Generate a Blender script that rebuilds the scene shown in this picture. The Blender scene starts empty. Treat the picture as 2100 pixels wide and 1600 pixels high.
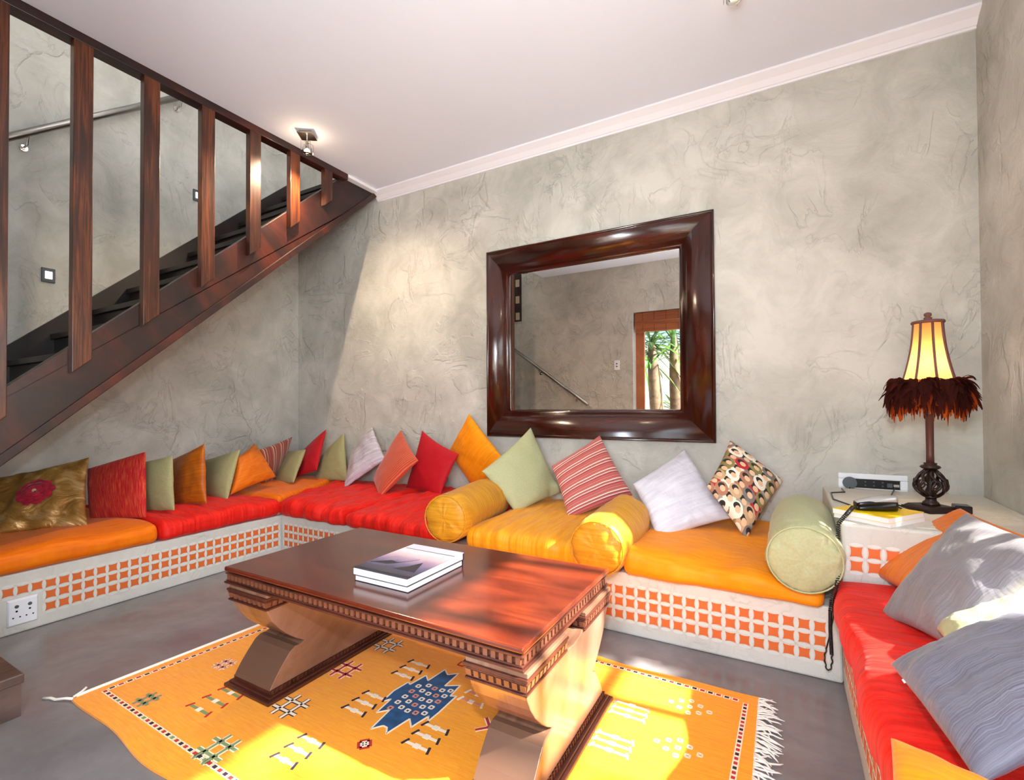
import bpy, bmesh, math, random
from mathutils import Vector, Matrix, noise
random.seed(7)
sc = bpy.context.scene
COL = sc.collection

# ------------------------------------------------------------------ camera, light, exposure
cd = bpy.data.cameras.new('camera'); cam = bpy.data.objects.new('camera', cd); COL.objects.link(cam)
F, YAW, PITCH, ROLL, SH = 982.8873, 0.5123, 0.0133, -0.0052, 20.7567
cy, sy = math.cos(YAW), math.sin(YAW)
fw = Vector((-sy*math.cos(PITCH), cy*math.cos(PITCH), math.sin(PITCH)))
r0 = Vector((cy, sy, 0)); u0 = r0.cross(fw)
rr = r0*math.cos(ROLL) + u0*math.sin(ROLL); uu = -r0*math.sin(ROLL) + u0*math.cos(ROLL)
cam.matrix_world = Matrix(((rr.x, uu.x, -fw.x, 0), (rr.y, uu.y, -fw.y, 0), (rr.z, uu.z, -fw.z, 1.0), (0, 0, 0, 1)))
cd.sensor_fit = 'HORIZONTAL'; cd.sensor_width = 36; cd.lens = F/2100*36; cd.shift_y = SH/2100
cd.clip_start = 0.02
sc.camera = cam
sc.view_settings.view_transform = 'Standard'; sc.view_settings.look = 'None'
sc.view_settings.gamma = 1.0; sc.view_settings.use_curve_mapping = False
sc.view_settings.exposure = -0.20
sc.cycles.use_denoising = True
sc.cycles.max_bounces = 10; sc.cycles.diffuse_bounces = 5
sc.cycles.sample_clamp_indirect = 8
sc.cycles.caustics_reflective = False; sc.cycles.caustics_refractive = False

SUNDIR = Vector((-1.0, -0.075, -0.88)).normalized()
w = bpy.data.worlds.new('world'); sc.world = w; w.use_nodes = True
nt = w.node_tree; bg = nt.nodes['Background']
sky = nt.nodes.new('ShaderNodeTexSky'); sky.sky_type = 'NISHITA'; sky.sun_disc = False
sky.sun_elevation = math.asin(-SUNDIR.z); sky.sun_rotation = math.radians(86)
sky.air_density = 1.0; sky.dust_density = 2.5
nt.links.new(sky.outputs[0], bg.inputs[0]); bg.inputs[1].default_value = 0.40

def light(name, kind, loc, energy, color, **k):
    d = bpy.data.lights.new(name, kind); d.energy = energy; d.color = color
    for a, v in k.items(): setattr(d, a, v)
    o = bpy.data.objects.new(name, d); o.location = loc; COL.objects.link(o); return o
sun = light('sun', 'SUN', (5, 1, 5), 42, (1.0, 0.96, 0.88), angle=math.radians(1.4))
sun.rotation_euler = SUNDIR.to_track_quat('-Z', 'Y').to_euler()
# the photographer's flash above the lens: the stair string and the ceiling board throw its shadows on the wall
light('camera_flash', 'POINT', (0.0, -0.01, 1.25), 86, (0.76, 0.90, 1.0), shadow_soft_size=0.03)
# daylight entering through the opening in the right wall
a = light('window_daylight', 'AREA', (1.25, 1.0, 1.75), 36, (0.76, 0.90, 1.0), shape='RECTANGLE', size=1.5, size_y=1.3)
a.rotation_euler = Vector((-1, 0.0, -0.25)).to_track_quat('-Z', 'Y').to_euler()
a = light('door_fill', 'AREA', (-0.1, -0.75, 1.5), 115, (0.80, 0.91, 1.0), shape='RECTANGLE', size=0.9, size_y=1.8)  # unseen lamp added outside the door as fill for the left wall
a.rotation_euler = Vector((-1.5, 1, 0.25)).to_track_quat('-Z', 'Y').to_euler()
light('stairwell_light', 'POINT', (-3.3, 1.2, 4.55), 12, (1.0, 0.94, 0.84), shadow_soft_size=0.12)  # unseen lamp added up the stairwell to light the wall there

# ------------------------------------------------------------------ helpers
def lin(h):
    h = h.lstrip('#'); c = [int(h[i:i+2], 16)/255 for i in (0, 2, 4)]
    return tuple(x/12.92 if x <= .04045 else ((x+.055)/1.055)**2.4 for x in c) + (1,)

def tag(o, label=None, cat=None, group=None, kind=None):
    if label: o['label'] = label
    if cat: o['category'] = cat
    if group: o['group'] = group
    if kind: o['kind'] = kind
    return o

def empty(name, loc, label=None, cat=None, group=None):
    o = bpy.data.objects.new(name, None); o.location = loc; o.empty_display_size = .05
    COL.objects.link(o); return tag(o, label, cat, group)

class MB:
    def __init__(s): s.v = []; s.f = []; s.uv = None
    def quad(s, a, b, c, d): s.f.append((a, b, c, d))
    def box(s, lo, hi):
        n = len(s.v); (x0, y0, z0), (x1, y1, z1) = lo, hi
        s.v += [Vector(p) for p in ((x0,y0,z0),(x1,y0,z0),(x1,y1,z0),(x0,y1,z0),(x0,y0,z1),(x1,y0,z1),(x1,y1,z1),(x0,y1,z1))]
        for f in ((0,3,2,1),(4,5,6,7),(0,1,5,4),(1,2,6,5),(2,3,7,6),(3,0,4,7)): s.f.append(tuple(n+i for i in f))
        return s
    def hexa(s, p):  # eight points, bottom ring then top ring
        n = len(s.v); s.v += [Vector(q) for q in p]
        for f in ((0,3,2,1),(4,5,6,7),(0,1,5,4),(1,2,6,5),(2,3,7,6),(3,0,4,7)): s.f.append(tuple(n+i for i in f))
        return s
    def prism(s, poly, axis, a, b):  # poly in the two other axes, extruded a..b along axis
        n = len(s.v); m = len(poly)
        def P(q, t):
            if axis == 'x': return Vector((t, q[0], q[1]))
            if axis == 'y': return Vector((q[0], t, q[1]))
            return Vector((q[0], q[1], t))
        s.v += [P(q, a) for q in poly] + [P(q, b) for q in poly]
        s.f.append(tuple(n+i for i in range(m))[::-1]); s.f.append(tuple(n+m+i for i in range(m)))
        for i in range(m): j = (i+1) % m; s.f.append((n+i, n+j, n+m+j, n+m+i))
        return s
    def lathe(s, prof, c, n=24, axis='z'):
        k = len(s.v)
        for r, h in prof:
            for i in range(n):
                t = 2*math.pi*i/n; x, y = r*math.cos(t), r*math.sin(t)
                s.v.append(Vector(c) + (Vector((x, y, h)) if axis == 'z' else Vector((x, h, y)) if axis == 'y' else Vector((h, x, y))))
        for a in range(len(prof)-1):
            for i in range(n): j = (i+1) % n; s.f.append((k+a*n+i, k+a*n+j, k+a*n+n+j, k+a*n+n+i))
        s.f.append(tuple(k+i for i in range(n))[::-1]); s.f.append(tuple(k+(len(prof)-1)*n+i for i in range(n)))
        return s
    def tube(s, path, r, n=8, closed=False):
        P = [Vector(p) for p in path]; k = len(s.v); m = len(P); up = None
        for i, p in enumerate(P):
            t = ((P[(i+1) % m] if closed or i < m-1 else p) - (P[i-1] if closed or i > 0 else p)).normalized()
            if up is None:
                up = t.orthogonal().normalized()
            up = (up - t*up.dot(t)); up = up.normalized() if up.length > 1e-6 else t.orthogonal().normalized()
            b = t.cross(up); R = r[i] if isinstance(r, (list, tuple)) else r
            for j in range(n):
                a = 2*math.pi*j/n; s.v.append(p + (up*math.cos(a) + b*math.sin(a))*R)
        for i in range(m if closed else m-1):
            for j in range(n):
                q = (j+1) % n; i2 = (i+1) % m
                s.f.append((k+i*n+j, k+i*n+q, k+i2*n+q, k+i2*n+j))
        if not closed:
            s.f.append(tuple(k+j for j in range(n))[::-1]); s.f.append(tuple(k+(m-1)*n+j for j in range(n)))
        return s
    def disc(s, c, r, nrm, n=16):
        c = Vector(c); nrm = Vector(nrm).normalized(); u = nrm.orthogonal().normalized(); v = nrm.cross(u); k = len(s.v)
        s.v += [c + (u*math.cos(2*math.pi*i/n) + v*math.sin(2*math.pi*i/n))*r for i in range(n)]
        s.f.append(tuple(k+i for i in range(n))); return s
    def mesh(s, name, m, grain=(1, 0, 0), smooth=False, origin=None):
        me = bpy.data.meshes.new(name)
        o = Vector(origin) if origin is not None else Vector((0, 0, 0))
        me.from_pydata([v - o for v in s.v], [], s.f); me.materials.append(m)
        bm = bmesh.new(); bm.from_mesh(me)
        bmesh.ops.recalc_face_normals(bm, faces=bm.faces)
        bm.to_mesh(me); bm.free()
        uvl = me.uv_layers.new(name='UVMap')
        if s.uv is not None:
            for L in me.loops: uvl.data[L.index].uv = s.uv[L.vertex_index]
        else:
            g = Vector(grain).normalized(); p1 = g.orthogonal().normalized(); p2 = g.cross(p1)
            for L in me.loops:
                c = s.v[L.vertex_index]; uvl.data[L.index].uv = (c.dot(g), c.dot(p1)*.83 + c.dot(p2)*1.07 + 3.1*p1.dot(o))
        if smooth: me.shade_smooth()
        return me
    def build(s, name, m, parent=None, grain=(1, 0, 0), smooth=False, bevel=0, origin=None, seg=2):
        if origin is None and s.v:
            mn = Vector([min(v[i] for v in s.v) for i in range(3)]); mx = Vector([max(v[i] for v in s.v) for i in range(3)])
            origin = Vector(((mn.x+mx.x)/2, (mn.y+mx.y)/2, mn.z))
        me = s.mesh(name, m, grain, smooth, origin)
        return put(name, me, origin, parent, bevel, seg)

def put(name, me, origin, parent=None, bevel=0, seg=2):
    o = bpy.data.objects.new(name, me); COL.objects.link(o)
    loc = Vector(origin) if origin is not None else Vector((0, 0, 0))
    if parent:
        o.parent = parent; loc = loc - wloc(parent)
    o.location = loc
    if bevel:
        b = o.modifiers.new('bevel', 'BEVEL'); b.width = bevel; b.segments = seg; b.limit_method = 'ANGLE'; b.harden_normals = False
    return o
def wloc(o):
    l = Vector(o.location)
    while o.parent: o = o.parent; l += Vector(o.location)
    return l

# ------------------------------------------------------------------ materials
def newmat(name):
    m = bpy.data.materials.new(name); m.use_nodes = True
    return m, m.node_tree, m.node_tree.nodes['Principled BSDF']
def nd(t, kind, **k):
    n = t.nodes.new(kind)
    for a, v in k.items():
        if a == 'ins':
            for i, x in v.items(): n.inputs[i].default_value = x
        else: setattr(n, a, v)
    return n
def ramp(t, src, stops, interp='LINEAR'):
    r = nd(t, 'ShaderNodeValToRGB'); cr = r.color_ramp; cr.interpolation = interp
    while len(cr.elements) < len(stops): cr.elements.new(.5)
    for e, (p, c) in zip(cr.elements, stops): e.position = p; e.color = c if len(c) == 4 else (*c, 1)
    t.links.new(src, r.inputs[0]); return r
def g(v): return (v, v, v, 1)
def math_(t, op, a, b=None):
    n = nd(t, 'ShaderNodeMath', operation=op)
    for i, x in enumerate((a, b)):
        if x is None: continue
        if isinstance(x, (int, float)): n.inputs[i].default_value = x
        else: t.links.new(x, n.inputs[i])
    return n.outputs[0]
def mixc(t, fac, a, b, mode='MIX'):
    n = nd(t, 'ShaderNodeMix', data_type='RGBA', blend_type=mode)
    for i, x in ((0, fac), (6, a), (7, b)):
        if isinstance(x, (int, float)): n.inputs[i].default_value = x
        elif isinstance(x, tuple): n.inputs[i].default_value = x
        else: t.links.new(x, n.inputs[i])
    return n.outputs[2]
def coords(t, scale=(1, 1, 1), src='UV', rot=(0, 0, 0)):
    tc = nd(t, 'ShaderNodeTexCoord'); mp = nd(t, 'ShaderNodeMapping')
    mp.inputs['Scale'].default_value = scale; mp.inputs['Rotation'].default_value = rot
    t.links.new(tc.outputs[src], mp.inputs[0]); return mp.outputs[0]
def noise_(t, vec, scale, detail=4, rough=.55, dist=0.0):
    n = nd(t, 'ShaderNodeTexNoise'); n.inputs['Scale'].default_value = scale; n.inputs['Detail'].default_value = detail
    n.inputs['Roughness'].default_value = rough; n.inputs['Distortion'].default_value = dist
    t.links.new(vec, n.inputs['Vector']); return n.outputs[0]
def bump(t, b, h, strength, dist=.01, prev=None):
    n = nd(t, 'ShaderNodeBump'); n.inputs['Strength'].default_value = strength; n.inputs['Distance'].default_value = dist
    t.links.new(h, n.inputs['Height'])
    if prev: t.links.new(prev, n.inputs['Normal'])
    if b: t.links.new(n.outputs[0], b.inputs['Normal'])
    return n.outputs[0]

def plain(name, hexc, rough=.5, metal=0.0, spec=.5):
    m, t, b = newmat(name)
    b.inputs['Base Color'].default_value = lin(hexc); b.inputs['Roughness'].default_value = rough
    b.inputs['Metallic'].default_value = metal; b.inputs['Specular IOR Level'].default_value = spec
    return m

def plaster(name, c1, c2, crack=.5, rough=.6, bs=1.0):
    m, t, b = newmat(name); v = coords(t, src='Object')
    big = noise_(t, v, 1.1, 5, .6, .5); mid = noise_(t, v, 4.0, 7, .66, .7); fine = noise_(t, v, 60, 3)
    f = math_(t, 'ADD', math_(t, 'MULTIPLY', big, .55), math_(t, 'MULTIPLY', mid, .45))
    col = ramp(t, f, [(.36, lin(c1)), (.62, lin(c2))]).outputs[0]
    def terrace(vec, scale, levels, dist, edge):   # overlapping trowel passes: flat skins that end in a low torn lip
        n = math_(t, 'MULTIPLY', noise_(t, vec, scale, 4, .5, dist), levels)
        fr = math_(t, 'FRACT', n)
        lip = ramp(t, fr, [(0, g(0)), (edge, g(.12)), (.97, g(1)), (1, g(1))]).outputs[0]
        line = ramp(t, fr, [(0, g(1)), (.05, g(.25)), (.12, g(0))]).outputs[0]
        return lip, line
    l1, e1 = terrace(coords(t, (1, 1, 1.5), 'Object', (.4, .5, .3)), 2.3, 5.0, 1.0, .80)
    l2, e2 = terrace(coords(t, (1.5, 1.5, .8), 'Object', (.9, .2, 1.1)), 3.6, 4.0, .8, .84)
    gate = ramp(t, noise_(t, v, 1.9, 3), [(.46, g(0)), (.60, g(1))]).outputs[0]
    gate2 = ramp(t, noise_(t, coords(t, (1, 1, 1), 'Object', (.2, 1.3, .6)), 2.3, 3), [(.45, g(0)), (.58, g(1))]).outputs[0]
    st = math_(t, 'MAXIMUM', math_(t, 'MULTIPLY', e1, gate), math_(t, 'MULTIPLY', e2, gate2))
    col = mixc(t, math_(t, 'MULTIPLY', st, crack), col, tuple(x*.45 for x in lin(c1)[:3]) + (1,))
    t.links.new(col, b.inputs['Base Color'])
    h = math_(t, 'ADD', math_(t, 'MULTIPLY', mid, .5), math_(t, 'MULTIPLY', fine, .07))
    h = math_(t, 'ADD', h, math_(t, 'ADD', math_(t, 'MULTIPLY', math_(t, 'MULTIPLY', l1, gate), .30), math_(t, 'MULTIPLY', math_(t, 'MULTIPLY', l2, gate2), .24)))
    bump(t, b, h, 1.0*bs, .016); b.inputs['Roughness'].default_value = rough
    b.inputs['Specular IOR Level'].default_value = .3
    return m

def wood(name, dark, midc, light_, rough=.35, sc_=(3.0, 38, 1), coat=.2):
    m, t, b = newmat(name)
    v = coords(t, sc_); n1 = noise_(t, v, 1.0, 6, .6, 1.2); n2 = noise_(t, coords(t, (1.2, 5, 1)), 1.0, 3, .5, .8)
    f = math_(t, 'ADD', math_(t, 'MULTIPLY', n1, .6), math_(t, 'MULTIPLY', n2, .4))
    c = ramp(t, f, [(.34, lin(dark)), (.5, lin(midc)), (.68, lin(light_))]).outputs[0]
    t.links.new(c, b.inputs['Base Color']); b.inputs['Roughness'].default_value = rough
    b.inputs['Coat Weight'].default_value = coat; b.inputs['Coat Roughness'].default_value = .18
    bump(t, b, n1, .05, .003)
    return m

def fabric(name, c1, c2, streak=(6, 90), rough=.5, sheen=.06, bs=.25, weave=900, contrast=(.35, .65), rot=0, wrk=(7, 7, .35), spec=.35):
    m, t, b = newmat(name)
    v = coords(t, (streak[0], streak[1], 1), rot=(0, 0, rot)); n = noise_(t, v, 1.0, 4, .6)
    c = ramp(t, n, [(contrast[0], lin(c1)), (contrast[1], lin(c2))]).outputs[0]
    t.links.new(c, b.inputs['Base Color']); b.inputs['Roughness'].default_value = rough
    b.inputs['Sheen Weight'].default_value = sheen; b.inputs['Sheen Roughness'].default_value = .4
    cr = noise_(t, coords(t, (wrk[0], wrk[1], 1)), 1.0, 4, .55, 1.0)
    p = bump(t, None, cr, wrk[2], .014)
    bump(t, b, n, bs, .002, p)
    b.inputs['Specular IOR Level'].default_value = spec
    return m

def striped(name, bands, repeat, along='v', fuzzy=0.0, rough=.7):
    m, t, b = newmat(name)
    tc = nd(t, 'ShaderNodeTexCoord'); sp = nd(t, 'ShaderNodeSeparateXYZ'); t.links.new(tc.outputs['UV'], sp.inputs[0])
    x = sp.outputs['Y' if along == 'v' else 'X']
    if fuzzy: x = math_(t, 'ADD', x, math_(t, 'MULTIPLY', math_(t, 'SUBTRACT', noise_(t, coords(t, (8, 60, 1)), 1, 3), .5), fuzzy))
    fr = math_(t, 'FRACT', math_(t, 'MULTIPLY', x, repeat))
    c = ramp(t, fr, [(p, lin(h)) for p, h in bands], 'CONSTANT').outputs[0]
    n = noise_(t, coords(t, (160, 160, 1)), 1.0, 2)
    c = mixc(t, .25, c, ramp(t, n, [(.3, g(.25)), (.7, g(1))]).outputs[0], 'MULTIPLY')
    t.links.new(c, b.inputs['Base Color']); b.inputs['Roughness'].default_value = rough
    bump(t, b, n, .3, .002); b.inputs['Sheen Weight'].default_value = .2
    return m

def crowd_print():   # printed cloth: rows of little round-hatted heads in a half-drop repeat
    m, t, b = newmat('crowd_print_cloth')
    tc = nd(t, 'ShaderNodeTexCoord'); sp = nd(t, 'ShaderNodeSeparateXYZ')
    mp = nd(t, 'ShaderNodeMapping'); mp.inputs['Rotation'].default_value = (0, 0, math.radians(128)); mp.inputs['Scale'].default_value = (13, 11.5, 1)
    t.links.new(tc.outputs['UV'], mp.inputs[0]); t.links.new(mp.outputs[0], sp.inputs[0])
    base = lin('b08a6c'); col = None
    pal = [(0, lin('a09488')), (.16, lin('b5252e')), (.3, lin('efe3d0')), (.46, lin('8d7f4a')), (.6, lin('b0755a')), (.74, lin('7d736c')), (.87, lin('c9a27a'))]
    prev = base
    for k, (ox, oy) in enumerate(((0, 0), (.5, .5))):
        X = math_(t, 'ADD', sp.outputs[0], ox); Y = math_(t, 'ADD', sp.outputs[1], oy)
        fx = math_(t, 'FRACT', X); fy = math_(t, 'FRACT', Y)
        cv = nd(t, 'ShaderNodeCombineXYZ'); t.links.new(math_(t, 'FLOOR', X), cv.inputs[0]); t.links.new(math_(t, 'FLOOR', Y), cv.inputs[1]); cv.inputs[2].default_value = k*7.3
        wn = nd(t, 'ShaderNodeTexWhiteNoise'); t.links.new(cv.outputs[0], wn.inputs['Vector'])
        cloak = ramp(t, wn.outputs['Value'], pal, 'CONSTANT').outputs[0]
        def ell(cx, cy_, rx, ry):
            dx = math_(t, 'DIVIDE', math_(t, 'SUBTRACT', fx, cx), rx); dy = math_(t, 'DIVIDE', math_(t, 'SUBTRACT', fy, cy_), ry)
            d = math_(t, 'ADD', math_(t, 'MULTIPLY', dx, dx), math_(t, 'MULTIPLY', dy, dy))
            return math_(t, 'LESS_THAN', d, 1.0)
        c = mixc(t, ell(.5, .46, .47, .44), prev, cloak)
        c = mixc(t, ell(.5, .62, .25, .19), c, lin('2a2220'))
        c = mixc(t, ell(.44, .44, .20, .19), c, lin('e6b992'))
        prev = c
    t.links.new(prev, b.inputs['Base Color']); b.inputs['Roughness'].default_value = .8
    bump(t, b, noise_(t, coords(t, (300, 300, 1)), 1, 2), .2, .002)
    return m

M = {}
M['wall'] = plaster('wall_plaster', 'a5a399', 'cecbc2', .38)
M['bench'] = plaster('bench_plaster', 'c2bfb5', 'd6d3ca', .25, .55, .6)
M['ceil'] = plain('ceiling_paint', 'e0e4ee', .9)
M['crown'] = plain('cornice_paint', 'eceaee', .6)
m, t, b = newmat('polished_cement'); v = coords(t, src='Object')
n1 = noise_(t, v, 1.6, 6, .62, 1.2); n2 = noise_(t, v, 14, 4, .6, .6)
t.links.new(ramp(t, math_(t, 'ADD', math_(t, 'MULTIPLY', n1, .75), math_(t, 'MULTIPLY', n2, .25)), [(.3, lin('686465')), (.55, lin('7a7677')), (.75, lin('878485'))]).outputs[0], b.inputs['Base Color'])
t.links.new(ramp(t, n1, [(.3, g(.14)), (.7, g(.26))]).outputs[0], b.inputs['Roughness']); bump(t, b, n2, .02, .003); M['floor'] = m
M['stairwood'] = wood('stained_stair_timber', '140806', '2a110b', '5c220f', .42)
M['darkstair'] = wood('dark_tread_timber', '0e0807', '1c100d', '2e1712', .5)
M['stepwood'] = wood('worn_step_timber', '2a1c18', '493630', '6a5248', .45)
M['baluster'] = wood('baluster_timber', '1c0d08', '47200e', '854720', .36, (2.5, 45, 1))
M['tablewood'] = wood('table_timber', '3a1208', '5a1e0d', '7a3016', .2, (2.2, 60, 1), .5)
M['legwood'] = wood('table_leg_timber', '5a3a2a', '7a5642', '947060', .28, (2.5, 18, 1), .3)
M['carved'] = wood('carved_table_timber', '2c120b', '472016', '5f2e1e', .4, (4, 40, 1), .2)
M['dentil'] = wood('dentil_timber', '4c281a', '6c3e2a', '86543c', .4, (4, 40, 1), .2)
M['footskin'] = plain('foot_face_finish', '5e4232', .5)  # one flat brown for the foot faces, without the leg grain
M['frame'] = wood('mirror_frame_timber', '1d0a06', '35130b', '4e1f12', .2, (1.5, 14, 1), .6)
M['doorwood'] = wood('door_timber', '8a4624', 'a85c30', 'bd7440', .4)
m, t, b = newmat('mirror_silver'); b.inputs['Metallic'].default_value = 1; b.inputs['Roughness'].default_value = .0; b.inputs['Base Color'].default_value = (.9, .9, .88, 1); M['mirror'] = m
M['steel'] = plain('brushed_steel', '9a958f', .3, 1)
M['chrome'] = plain('chrome', 'c8c4c0', .12, 1)
M['white'] = plain('white_plastic', 'eef0f4', .3)
M['black'] = plain('black_plastic', '0c0c0e', .28)
M['grey'] = plain('grey_plastic', '4d5254', .4)
M['silverplastic'] = plain('silver_plastic', 'b9b6b4', .25, .3)
M['petalpaint'] = plain('white_stencil_paint', 'd8d6cc', .55)
M['paint'] = plain('orange_stencil_paint', 'd9682a', .55)
M['rope'] = plain('cream_cotton', 'e9e2d8', .9)
M['paper'] = plain('book_paper', 'e8e4e2', .8)
M['yellow'] = plain('yellow_cover', 'f2c80c', .4)
M['navy'] = plain('navy_cover', '14142a', .35)
M['iron'] = plain('dark_bronze', '2c1a15', .4, .35)
M['redbronze'] = plain('red_bronze', '5a332a', .45, .2)
def emis(name, hexc, s):
    m, t, b = newmat(name); b.inputs['Base Color'].default_value = lin(hexc)
    b.inputs['Emission Color'].default_value = lin(hexc); b.inputs['Emission Strength'].default_value = s; return m
M['led'] = emis('lit_step_light', 'f4f6ff', 3.0)
M['bulb'] = emis('lit_bulb', 'ffd9a0', 18.0)
m = bpy.data.materials.new('clear_glass'); m.use_nodes = True; t = m.node_tree; t.nodes.remove(t.nodes['Principled BSDF'])
tr = nd(t, 'ShaderNodeBsdfTransparent'); tr.inputs[0].default_value = (.97, .98, .97, 1); gl = nd(t, 'ShaderNodeBsdfGlossy'); gl.inputs['Roughness'].default_value = .03
mx = nd(t, 'ShaderNodeMixShader'); fr = nd(t, 'ShaderNodeFresnel'); fr.inputs[0].default_value = 1.25
t.links.new(fr.outputs[0], mx.inputs[0]); t.links.new(tr.outputs[0], mx.inputs[1]); t.links.new(gl.outputs[0], mx.inputs[2]); t.links.new(mx.outputs[0], t.nodes['Material Output'].inputs[0]); M['glass'] = m

M['f_orange'] = fabric('orange_silk', 'dd6400', 'f07c04', rough=.55, wrk=(6, 6, .5), spec=.2)
M['f_amber'] = fabric('amber_silk', 'e88408', 'f59812', rough=.55, wrk=(7, 5, .6), spec=.2)
M['f_gold'] = fabric('golden_silk', 'e08e0c', 'f0a61c', (40, 5), wrk=(26, 3, .6))
M['f_bolster'] = fabric('ochre_silk', 'b97a16', 'd8991f', (5, 70))
M['f_red'] = fabric('scarlet_silk', 'cc1209', 'e8261a', (60, 8), .58, .03, wrk=(15, 5, .9), spec=.2)
M['f_crim'] = fabric('crimson_cotton', 'b00418', 'ba081c', (120, 120), .7, .06)
M['f_sage'] = fabric('sage_cotton', '979266', 'a29d70', (110, 110), .75, .08)
M['f_pale'] = fabric('pale_sage_cotton', 'a9a97e', 'b2b288', (110, 110), .75, .08)
M['f_rust'] = fabric('rust_silk', '9c4a08', 'bd640c', (4, 70), .42)
M['f_tang'] = fabric('tangerine_silk', 'cc6206', 'e2790e', (8, 80), .45)
M['f_silver'] = fabric('silver_satin', 'a9a0aa', 'd2ccd6', (3, 40), .28, .1, .5, wrk=(9, 7, .9))
M['f_white'] = fabric('pearl_satin', 'c6c2cc', 'dcd9e2', (4, 30), .32, .1, .4, wrk=(8, 6, .7))
M['f_slub'] = fabric('grey_slub_silk', '767076', '8a8488', (5, 300), .34, .1, .4, wrk=(6, 5, .6))
M['f_blue'] = fabric('blue_grey_slub_silk', '585562', '7d7985', (4, 320), .34, .1, .5, rot=.9, wrk=(5, 5, .6))
M['f_chen'] = fabric('red_chenille', 'b4101a', 'e06034', (230, 13), .75, .1, .6, contrast=(.46, .72))
M['f_chen2'] = striped('orange_red_chenille', [(0, 'b83a22'), (.3, 'd4552f'), (.55, 'e0763f'), (.7, 'c23c22')], 55, 'v', .006)
M['f_stripe'] = striped('red_cream_stripe', [(0, 'c0625a'), (.14, 'b64a46'), (.2, 'c97268'), (.34, 'b64a46'), (.4, 'c4665c'), (.52, 'f2d9c4'), (.62, '8e2430'), (.68, 'c0625a'), (.8, 'efe0cf'), (.86, 'a83a3c')], 15, 'v')
M['f_stripe2'] = striped('brick_cream_stripe', [(0, 'a8503c'), (.2, '8e3428'), (.32, 'b06048'), (.5, 'f0d0b0'), (.58, '9c4434'), (.78, 'f0d0b0'), (.83, 'a04a38')], 9.5, 'u')
M['f_crowd'] = crowd_print()
m, t, b = newmat('gold_satin'); v = coords(t, (6, 6, 1)); n = noise_(t, v, 1, 5, .6, 2.2); n2 = noise_(t, coords(t, (2.2, 2.6, 1)), 1, 3, .5, .6)
c = ramp(t, n, [(.3, lin('7c5426')), (.5, lin('ad7e3e')), (.68, lin('dcb680'))]).outputs[0]
c = mixc(t, ramp(t, n2, [(.52, g(0)), (.66, g(.7))]).outputs[0], c, lin('3a2112'))
t.links.new(c, b.inputs['Base Color']); b.inputs['Roughness'].default_value = .3; b.inputs['Metallic'].default_value = .35
bump(t, b, n, .6, .02); M['f_satin'] = m
M['petal'] = fabric('crimson_petal', '7c0620', 'b3102e', (30, 30), .8, .5)
M['bead'] = plain('beige_bead', 'c8b08a', .5)
M['rug'] = fabric('saffron_wool', 'ee8a08', 'f5a018', (14, 160), .9, .3, .5, contrast=(.3, .7))
M['rugblue'] = fabric('petrol_wool', '0e3a60', '17507c', (20, 160), .9, .2, .4)
M['rugwhite'] = plain('cream_wool', 'eed9c0', .95)
M['rugred'] = plain('brick_wool', 'b52a20', .95)
M['ruggreen'] = plain('moss_wool', '7c8a5c', .95)
M['rugdark'] = plain('aubergine_wool', '2c1c28', .95)
M['rugpink'] = plain('rose_wool', 'd88a70', .95)
M['feather'] = plain('brown_feather', '38150f', .9, 0, .1)
M['feather2'] = plain('russet_glow_feather', '8e3614', .9, 0, .1)  # russet tips, with the bulb's orange glow put into the colour
m = bpy.data.materials.new('lampshade_silk'); m.use_nodes = True; t = m.node_tree; pb = t.nodes['Principled BSDF']
pb.inputs['Base Color'].default_value = lin('d98a3a'); pb.inputs['Roughness'].default_value = .8
tl = nd(t, 'ShaderNodeBsdfTranslucent'); tl.inputs[0].default_value = lin('ffd596'); mx = nd(t, 'ShaderNodeMixShader'); mx.inputs[0].default_value = .72
t.links.new(pb.outputs[0], mx.inputs[1]); t.links.new(tl.outputs[0], mx.inputs[2]); t.links.new(mx.outputs[0], t.nodes['Material Output'].inputs[0]); M['shade'] = m
for key_, fac_ in (('feather', .35), ('feather2', .5)):   # thin feathers let the bulb glow through
    t = M[key_].node_tree; pb_ = t.nodes['Principled BSDF']; tl = nd(t, 'ShaderNodeBsdfTranslucent'); tl.inputs[0].default_value = lin('7a2c14' if key_ == 'feather' else 'e07026'); mx = nd(t, 'ShaderNodeMixShader'); mx.inputs[0].default_value = fac_
    t.links.new(pb_.outputs[0], mx.inputs[1]); t.links.new(tl.outputs[0], mx.inputs[2]); t.links.new(mx.outputs[0], t.nodes['Material Output'].inputs[0])
M['braid'] = plain('lamp_braid', '6a4038', .7)
M['blind'] = wood('woven_reed', '6e3418', '97512a', 'b06c3c', .6, (2, 120, 1), 0)
M['leaf'] = fabric('palm_leaf', '244a18', '587c38', (4, 60), .4, 0)
M['trunk'] = wood('palm_trunk', '3a2c20', '6a543e', '8a7458', .8, (6, 12, 1), 0)
M['terrace'] = plain('terrace_paving', 'd8d2c6', .8)
M['hide_dark'] = plain('dark_hide', '2a1712', .7); M['hide_pale'] = plain('pale_hide', 'b7a288', .7)

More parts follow.
